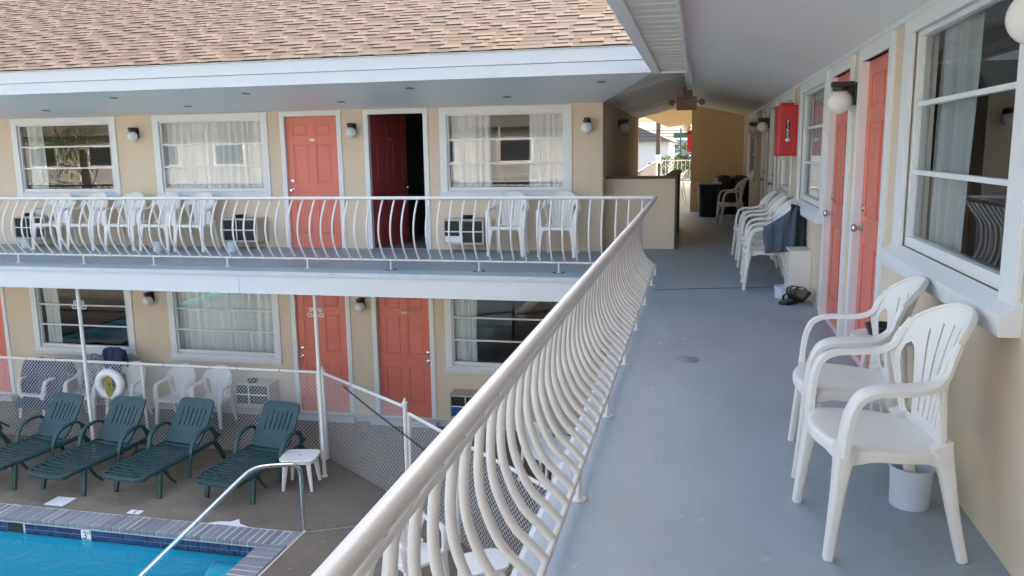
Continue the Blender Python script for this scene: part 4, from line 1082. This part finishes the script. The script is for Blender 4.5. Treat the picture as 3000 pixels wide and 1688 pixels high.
dup(wl, 'globe light on the shaded side wall above the low stair wall', (XC, 14.0, 1.84), RAD(90), LX)
fg = thing('wall_light', 'sunlit round globe lamp on the outer side of the yellow wall', 'wall light', (-.172, 20.4, 1.80), RAD(-90), LX)
MB().sphere((0,-.13,.15), .10, 20, 12).build('globe', 'globe_glass', fg, smooth=True, angle=180)
MB().box(-.03,.03,-.16,0,-.02,.03).build('bracket', 'black_metal', fg)

# ================================================================== AIR CONDITIONERS
def make_ac(label, loc, group, blue=False, paper=False, flap=True):
    t = thing('air_conditioner', label, 'air conditioner', loc, 0, group)
    w, h, d = .62, .37, .34
    c = MB(); e = .028
    c.box(-w/2, -w/2+e, -d, 0, 0, h); c.box(w/2-e, w/2, -d, 0, 0, h); c.box(-w/2+e+.0003, w/2-e-.0003, -d, 0, h-e, h); c.box(-w/2+e+.0003, w/2-e-.0003, -d, 0, 0, e)
    c.build('case', 'ac_case', t, bevel=.004)
    MB().box(-w/2+e+.001, w/2-e-.001, -d+.03, -d+.04, e+.001, h-e-.001).build('grille', 'ac_grille', t)
    for k in range(14):
        z = e+.012+k*(h-2*e-.02)/13.5
        MB().box(-w/2+e+.001, w/2-e-.001, -d+.012, -d+.028, z, z+.006).build('louver', 'ac_grille', t)
    MB().box(-w/2+e+.0005, w/2-e-.0005, -d-.004, -d+.010, h*.49, h*.49+.016).build('crossbar', 'white_trim', t)
    o = MB().box(-.060, -.046, -d-.003, -d+.009, e+.0005, h*.49-.0005); o.box(-.060, -.046, -d-.003, -d+.009, h*.49+.0165, h-e-.0005); o.build('crossbar', 'white_trim', t)
    if blue: MB().box(-w/2+e+.002, w/2-e-.002, -d+.0095, -d+.0115, e+.002, h*.46).build('filter', 'blue_plastic', t)
    if paper: MB().box(-w/2+e+.002, -.01, -d-.002, -d+.011, e+.003, e+.095).build('paper_notice', 'white_print', t)
    return t
GA = 'air conditioners under the windows'
make_ac('upstairs air conditioner beside the leftmost coral door', (-10.84, DY-.001, .13), GA)
make_ac('upstairs air conditioner between the group of five chairs and the closed coral door', (-6.96, DY-.001, .115), GA)
make_ac('upstairs air conditioner with a white notice beside the two corner chairs', (-3.33, DY-.001, .118), GA, paper=True)
make_ac('ground-floor air conditioner behind the fence between chairs and coral door', (-6.95, DY-.001, -2.55), GA)
make_ac('ground-floor air conditioner with a blue filter behind the near railing', (-3.31, DY-.001, -2.55), GA, blue=True)
make_ac('ground-floor air conditioner behind the dark draped cloths', (-10.84, DY-.001, -2.55), GA)
def ashtray(label, loc):
    t = MB().lathe([(.002,0),(.07,0),(.088,.045),(.092,.05),(.080,.05),(.062,.012),(.002,.010)], 22).build('ashtray', 'black_metal', None, loc, smooth=True)
    return tag(t, label, 'ashtray', 'black bowls on the air conditioners')
ashtray('black bowl on the upstairs air conditioner by the leftmost door', (-10.9, 11.5, .501))
ashtray('black bowl on the upstairs air conditioner beside the closed coral door', (-6.98, 11.5, .486))
ashtray('black bowl on the upstairs air conditioner with the notice', (-3.29, 11.5, .489))
ashtray('black bowl on the ground-floor air conditioner behind the fence', (-6.98, 11.5, -2.179))
ashtray('black bowl on a stool behind the near chairs', (.93, 4.32, .53))
st = thing('stool', 'small white stool with a black bowl between the near chairs and doors', 'stool', (.93, 4.32, 0))
MB().lathe([(.002,.50),(.15,.50),(.155,.515),(.15,.529),(.002,.529)], 24).build('seat', 'white_plastic', st, smooth=True)
for k in range(3):
    c = RAD(90+120*k); MB().tube([(.10*math.cos(c), .10*math.sin(c), .50), (.14*math.cos(c), .14*math.sin(c), 0)], .014, 8).build('leg', 'white_plastic', st)
def pot(label, loc, r=.085, h=.16):
    t = MB().lathe([(.002,0),(r*.9,0),(r*.93,.008),(r,h-.012),(r*1.05,h-.01),(r*1.05,h),(r*.95,h),(r*.88,.012),(.002,.01)], 26).build('pot', 'pot_white', None, loc, smooth=True)
    return tag(t, label, 'pot', 'white plastic pots')
pot('white pot under the chair below the big window sill', (.885, 3.46, 0), .082, .17)
pot('white pot under the near chair beside the coral doors', (.92, 4.02, 0), .095, .16)
pot('low white tub beside the cabinet and black sandals', (.845, 8.30, 0), .085, .115)
for x, y, lab in ((-10.80, 11.25, 'upstairs white pot in front of the leftmost air conditioner'), (-8.18, 11.05, 'upstairs white pot under the fourth chair of the five'), (-6.95, 11.15, 'upstairs white pot below the air conditioner beside the closed coral door')):
    pot(lab, (x, y, 0), .075, .15)
pot('ground-floor white pot under the chair near the life ring', (-7.95, 11.2, ZG), .09, .2)

# ================================================================== SMALL THINGS ON THE NEAR WALKWAY
cab = thing('shelf_cabinet', 'white open-front shelf cabinet beside the row of chairs', 'cabinet', (.985, 8.43, 0), FW)
w, h, d = .40, .47, .20
for a in ((-w/2, -w/2+.018, -d/2, d/2, 0, h), (w/2-.018, w/2, -d/2, d/2, 0, h), (-w/2+.0183, w/2-.0183, d/2-.012, d/2, .019, h-.019)):
    MB().box(*a).build('side_panel' if a[0] != -w/2+.0183 else 'back_panel', 'white_plastic', cab, bevel=.002)
for z in (0, .225, h-.018): MB().box(-w/2+.0183, w/2-.0183, -d/2, d/2-.0125, z+.0002, z+.018).build('shelf', 'white_plastic', cab, bevel=.002)
for k, (x, y, rz, lab) in enumerate(((.90, 8.02, RAD(-35), 'black sandal lying in front of the white cabinet'), (1.0, 7.90, RAD(-20), 'black sandal with tan insole propped against the wall by the doors'))):
    t = thing('sandal', lab, 'sandal', (x, y, 0), rz, 'pair of sandals')
    if k: t.rotation_euler = (RAD(-8), RAD(-48), RAD(25)); t.location = (.965, 7.93, .09)
    t.scale = (1.35, 1.3, 1.35)
    sole = [(-.035,-.13),(.03,-.13),(.042,-.06),(.034,.02),(.046,.09),(.03,.14),(-.01,.15),(-.042,.11),(-.045,.04),(-.032,-.03),(-.042,-.08)]
    MB().prism(sole, 2, 0.0, .022).build('sole', 'black_leather', t, bevel=.004)
    MB().prism([(a*.86, b*.92) for a, b in sole], 2, .0222, .026).build('insole', 'tan_insole', t)
    for yy_ in (.03, .075, -.05):
        P = [(-.043, yy_, .02), (-.036, yy_, .055), (0, yy_+.005, .075), (.034, yy_, .055), (.043, yy_, .02)]
        MB().sweep(smoothpath(P, 4), rrect(.004, .028, .001, 1), up=(0, 1, 0)).build('strap', 'black_leather', t, smooth=True)
# red fire extinguisher cover
fx = thing('extinguisher_cover', 'red vinyl fire extinguisher cover on the wall past the second window', 'extinguisher cover', (XR-.001, 9.86, 1.36))
body = [(0,0),(-.20,0),(-.228,.03),(-.228,.25),(-.20,.28),(0,.28)]
MB().prism(body, 2, .0, .57).build('cover', 'red_vinyl', fx, bevel=.014)
MB().box(-.235, -.0, -.006, .286, .0, .022).build('hem', 'red_vinyl', fx, bevel=.004)
MB().box(-.18, -.04, .05, .2, .571, .60).build('handle_tab', 'red_vinyl', fx, bevel=.008)
MB().box(-.128, -.082, -.0035, -.001, .19, .405).build('label_strip', 'black_print', fx)
for k, c in enumerate('FIRE'):
    obj('lettering', xform_mesh(text_mesh(c, .060, 'white_print', .0006), Matrix.Translation((-.105, -.0045, .378 - .047*k)) @ Matrix.Rotation(RAD(90), 4, 'X')), fx)
MB().sphere((-.105, -.003, .185), .024, 14, 8).build('emblem', 'white_print', fx, smooth=True)
fx2 = thing('extinguisher_cover', 'red extinguisher cover in the sun on the outer side of the yellow wall', 'extinguisher cover', (-.171, 20.6, 1.36))
MB().box(-.11, 0, 0, .25, 0, .52).build('cover', 'red_vinyl', fx2, bevel=.014)
# EXIT sign with emergency lamps
ex = thing('exit_sign', 'exit sign with two emergency lamps hanging under the passage ridge', 'exit sign', (-.195, 13.0, 2.035))
MB().box(-.150, .150, -.03, .03, 0, .205).build('housing', 'exit_case', ex, bevel=.005)
MB().box(-.06, .06, -.03, .03, .2055, .36).build('mount', 'exit_case', ex)
obj('lettering', xform_mesh(text_mesh('EXIT', .135, 'exit_red', .0008), Matrix.Translation((0, -.0318, .105)) @ Matrix.Rotation(RAD(90), 4, 'X')), ex)
for s in (-1, 1):
    MB().tube([(s*.151, 0, .13), (s*.20, 0, .13)], .012, 8).build('arm', 'exit_case', ex)
    lm = MB().lathe([(.002,-.05),(.03,-.045),(.048,.0),(.05,.02),(.002,.022)], 18); lm.v = [(x+s*.225, -z, y+.12) for x, y, z in lm.v]
    lm.build('lamp_head', 'exit_case', ex, smooth=True)
# trash cans
tc = thing('trash_can', 'black round trash can with white bag rim in the passage', 'trash can', (.235, 18.05, 0))
MB().lathe([(.002,0),(.20,0),(.205,.02),(.238,.66),(.255,.665),(.255,.70),(.235,.70),(.20,.05),(.002,.04)], 30).build('can', 'trash_plastic', tc, smooth=True)
MB().lathe([(.240,.69),(.262,.70),(.258,.725),(.235,.728),(.228,.69)], 30, caps=False).build('bag_rim', 'white_plastic', tc, smooth=True)
for x, lab in ((.56, 'brown dome-topped bin next to the black trash can'), (.90, 'brown dome-topped bin in the passage corner against the wall')):
    t = thing('trash_bin', lab, 'trash can', (x, 18.75, 0), 0, 'brown dome-topped bins')
    MB().lathe([(.002,0),(.20,0),(.215,.62),(.002,.62)], 26).build('can', 'brown_plastic', t, smooth=True)
    MB().lathe([(.002,.621),(.215,.621),(.218,.68),(.20,.77),(.15,.83),(.08,.855),(.002,.86)], 26).build('lid', 'brown_plastic', t, smooth=True)

# ================================================================== BEYOND THE PASSAGE
def house(label, cat, x0, x1, y0, y1, z1, zr, wall, roofm, wins, axis='x'):
    t = thing('house', label, cat)
    MB().box(x0, x1, y0, y1, ZG, z1).build('wall', wall, t)
    o = .3; xm = (x0+x1)/2
    if axis == 'x': MB().prism([(x0-o, z1-.02), (x1+o, z1-.02), (xm, zr)], 1, y0-o, y1+o).build('roof', roofm, t)
    else:
        ym = (y0+y1)/2; MB().prism([(y0-o, z1-.02), (y1+o, z1-.02), (ym, zr)], 0, x0-o, x1+o).build('roof', roofm, t)
    for a, b_, c, d in wins:
        w_ = MB().box(a-.08, b_+.08, y0-.03, y0-.002, c-.08, d+.08).build('window', 'white_trim', t)
        MB().box(a, b_, y0-.036, y0-.0305, c, d).build('pane', 'far_pane', w_)
    k = ZG + .3
    while k < z1 - .3:
        MB().prism([(y0-.012, k), (y0-.001, k+.0), (y0-.001, k+.28)], 0, x0, x1).build('siding_board', wall, t); k += .32
    return t
house('cream gabled house across the street, left of the utility pole', 'house', -8.5, -1.72, 49.5, 60, 1.85, 3.4, 'siding_white', 'roof_grey', [(-2.9, -2.3, -.6, .6)])
house('blue-grey house with pale blue porch roof beyond the street sign', 'house', -5.5, 2.0, 66, 74, 2.05, 3.6, 'house_blue', 'roof_grey', [(-2.0, -1.5, 1.35, 1.7), (-1.4, -.95, 1.35, 1.7)], 'y')
pr_ = MB().prism([(63.5, .80), (65.98, 1.30), (65.98, .95)], 0, -3.4, 2.2).build('porch_roof', 'roof_blue', [o for o in COL.objects if o.get('label', '').startswith('blue-grey house')][0])
up_ = thing('utility_pole', 'dark wooden utility pole seen past the passage opening', 'utility pole', (-1.86, 39.3, ZG))
MB().tube([(0,0,0),(0,0,5),(0,0,9.5)], lambda q: .12-.03*q, 12).build('pole', 'wood_pole', up_, smooth=True)
MB().box(-1.0, 1.0, -.06, .06, 8.5, 8.62).build('crossarm', 'wood_pole', up_)
MB().lathe([(.125,3.55),(.128,3.56),(.128,3.95),(.125,3.96)], 12, caps=False).build('notice_band', 'white_print', up_)
for k in range(3):
    z = 5.0 + .14*k
    w_ = MB().tube(smoothpath([(-14, 39.3+k, z-ZG-2.8+.6), (-6, 39.3+k*.3, z-ZG-2.8-.05), (-1.86, 39.3, z-ZG-2.8-.05), (4, 40, z-ZG-2.8-.2)], 6), .012, 5).build('overhead_wire', 'wire_black')
    w_.location.z = -2.95
    tag(w_, ('lowest', 'middle', 'highest')[k] + ' of the thin overhead wires running to the utility pole', 'wire', 'overhead wires at the utility pole')
ss = thing('street_sign', 'green street name sign on a green pole beyond the far railing', 'sign', (-.87, 41.2, ZG))
MB().tube([(0,0,0),(0,0,5.2)], .04, 8).build('pole', 'sign_green', ss)
MB().box(-.34, .34, -.06, -.042, 4.74, 4.98).build('blade', 'sign_green', ss)
# garden tree at the street corner
def tree(label, loc, h, r, n, seed):
    t = thing('street_tree', label, 'tree', loc); R_ = random.Random(seed)
    tk = MB().tube([(0,0,0),(.05,0,h*.35),(0,.03,h*.6)], lambda q: (.09-.05*q)*(1 if h < 6 else 2.6), 8)
    for k in range(6):
        a = k*1.05; tk.tube([(.03,0,h*(.35+.04*k)), (r*.5*math.cos(a), r*.5*math.sin(a), h*(.6+.05*k))], .022, 5)
    tk.build('trunk', 'bark', t)
    vs, fs = [], []
    clumps = [(Vector((R_.gauss(0, r*.5), R_.gauss(0, r*.5), h*.7 + R_.gauss(0, h*.14))), R_.uniform(.25, .5)*r) for _ in range(16)]
    for _ in range(n):
        c, cr_ = R_.choice(clumps); p = c + Vector((R_.gauss(0,1), R_.gauss(0,1), R_.gauss(0,1)))*cr_*.5
        d1 = Vector((R_.gauss(0,1), R_.gauss(0,1), R_.gauss(0,1))).normalized()*R_.uniform(.04,.09); d2 = Vector((R_.gauss(0,1), R_.gauss(0,1), R_.gauss(0,1))).normalized()*.035
        o = len(vs); vs += [tuple(p-d1), tuple(p+d2), tuple(p+d1), tuple(p-d2)]; fs.append((o, o+1, o+2, o+3))
    me = bpy.data.meshes.new('crown'); me.from_pydata(vs, [], fs); finish(me, 'leaf_green', False); obj('crown', me, t)
tree('small leafy tree below the far sunlit railing', (-1.1, 38.2, ZG), 3.9, .9, 2600, 4)
tree('leafy shrub-like tree beside the street sign', (-.55, 39.6, ZG), 4.4, .7, 2000, 9)
# facing wing across the pool, seen mirrored in the windows
ow = thing('motel_wing', 'plain pale wing across the pool that the windows mirror', 'building', (0, -17, 0))
MB().box(-50, 6, -8, 0, ZG, 2.6).build('wall', 'siding_tan', ow)
MB().prism([(-8.6, 2.6), (.6, 2.6), (-4, 4.4)], 0, -50.5, 6.5).build('roof', 'roof_grey', ow)
for z0 in (ZL, 0):
    for k in range(13):
        x = -46 + 4*k
        w_ = MB().box(x, x+1.9, .002, .03, z0+.85, z0+2.05).build('window', 'white_trim', ow); MB().box(x+.1, x+1.8, .0305, .036, z0+.95, z0+1.95).build('pane', 'far_pane', w_)
        MB().box(x+2.3, x+3.2, .002, .04, z0+.02, z0+2.05).build('door', 'white_door_paint', ow)
MB().box(-50, 6, .05, 1.5, -.26, -.02).build('balcony', 'edge_paint', ow)
for k in range(10): MB().tube([(-37.5+4*k, 1.4, ZG), (-37.5+4*k, 1.4, 2.6)], .05, 8).build('post', 'rail_paint', ow)

tree('tall tree across the pool, mirrored in the dark upstairs window', (-22.5, -3.0, ZG), 7.5, 1.8, 2600, 21)
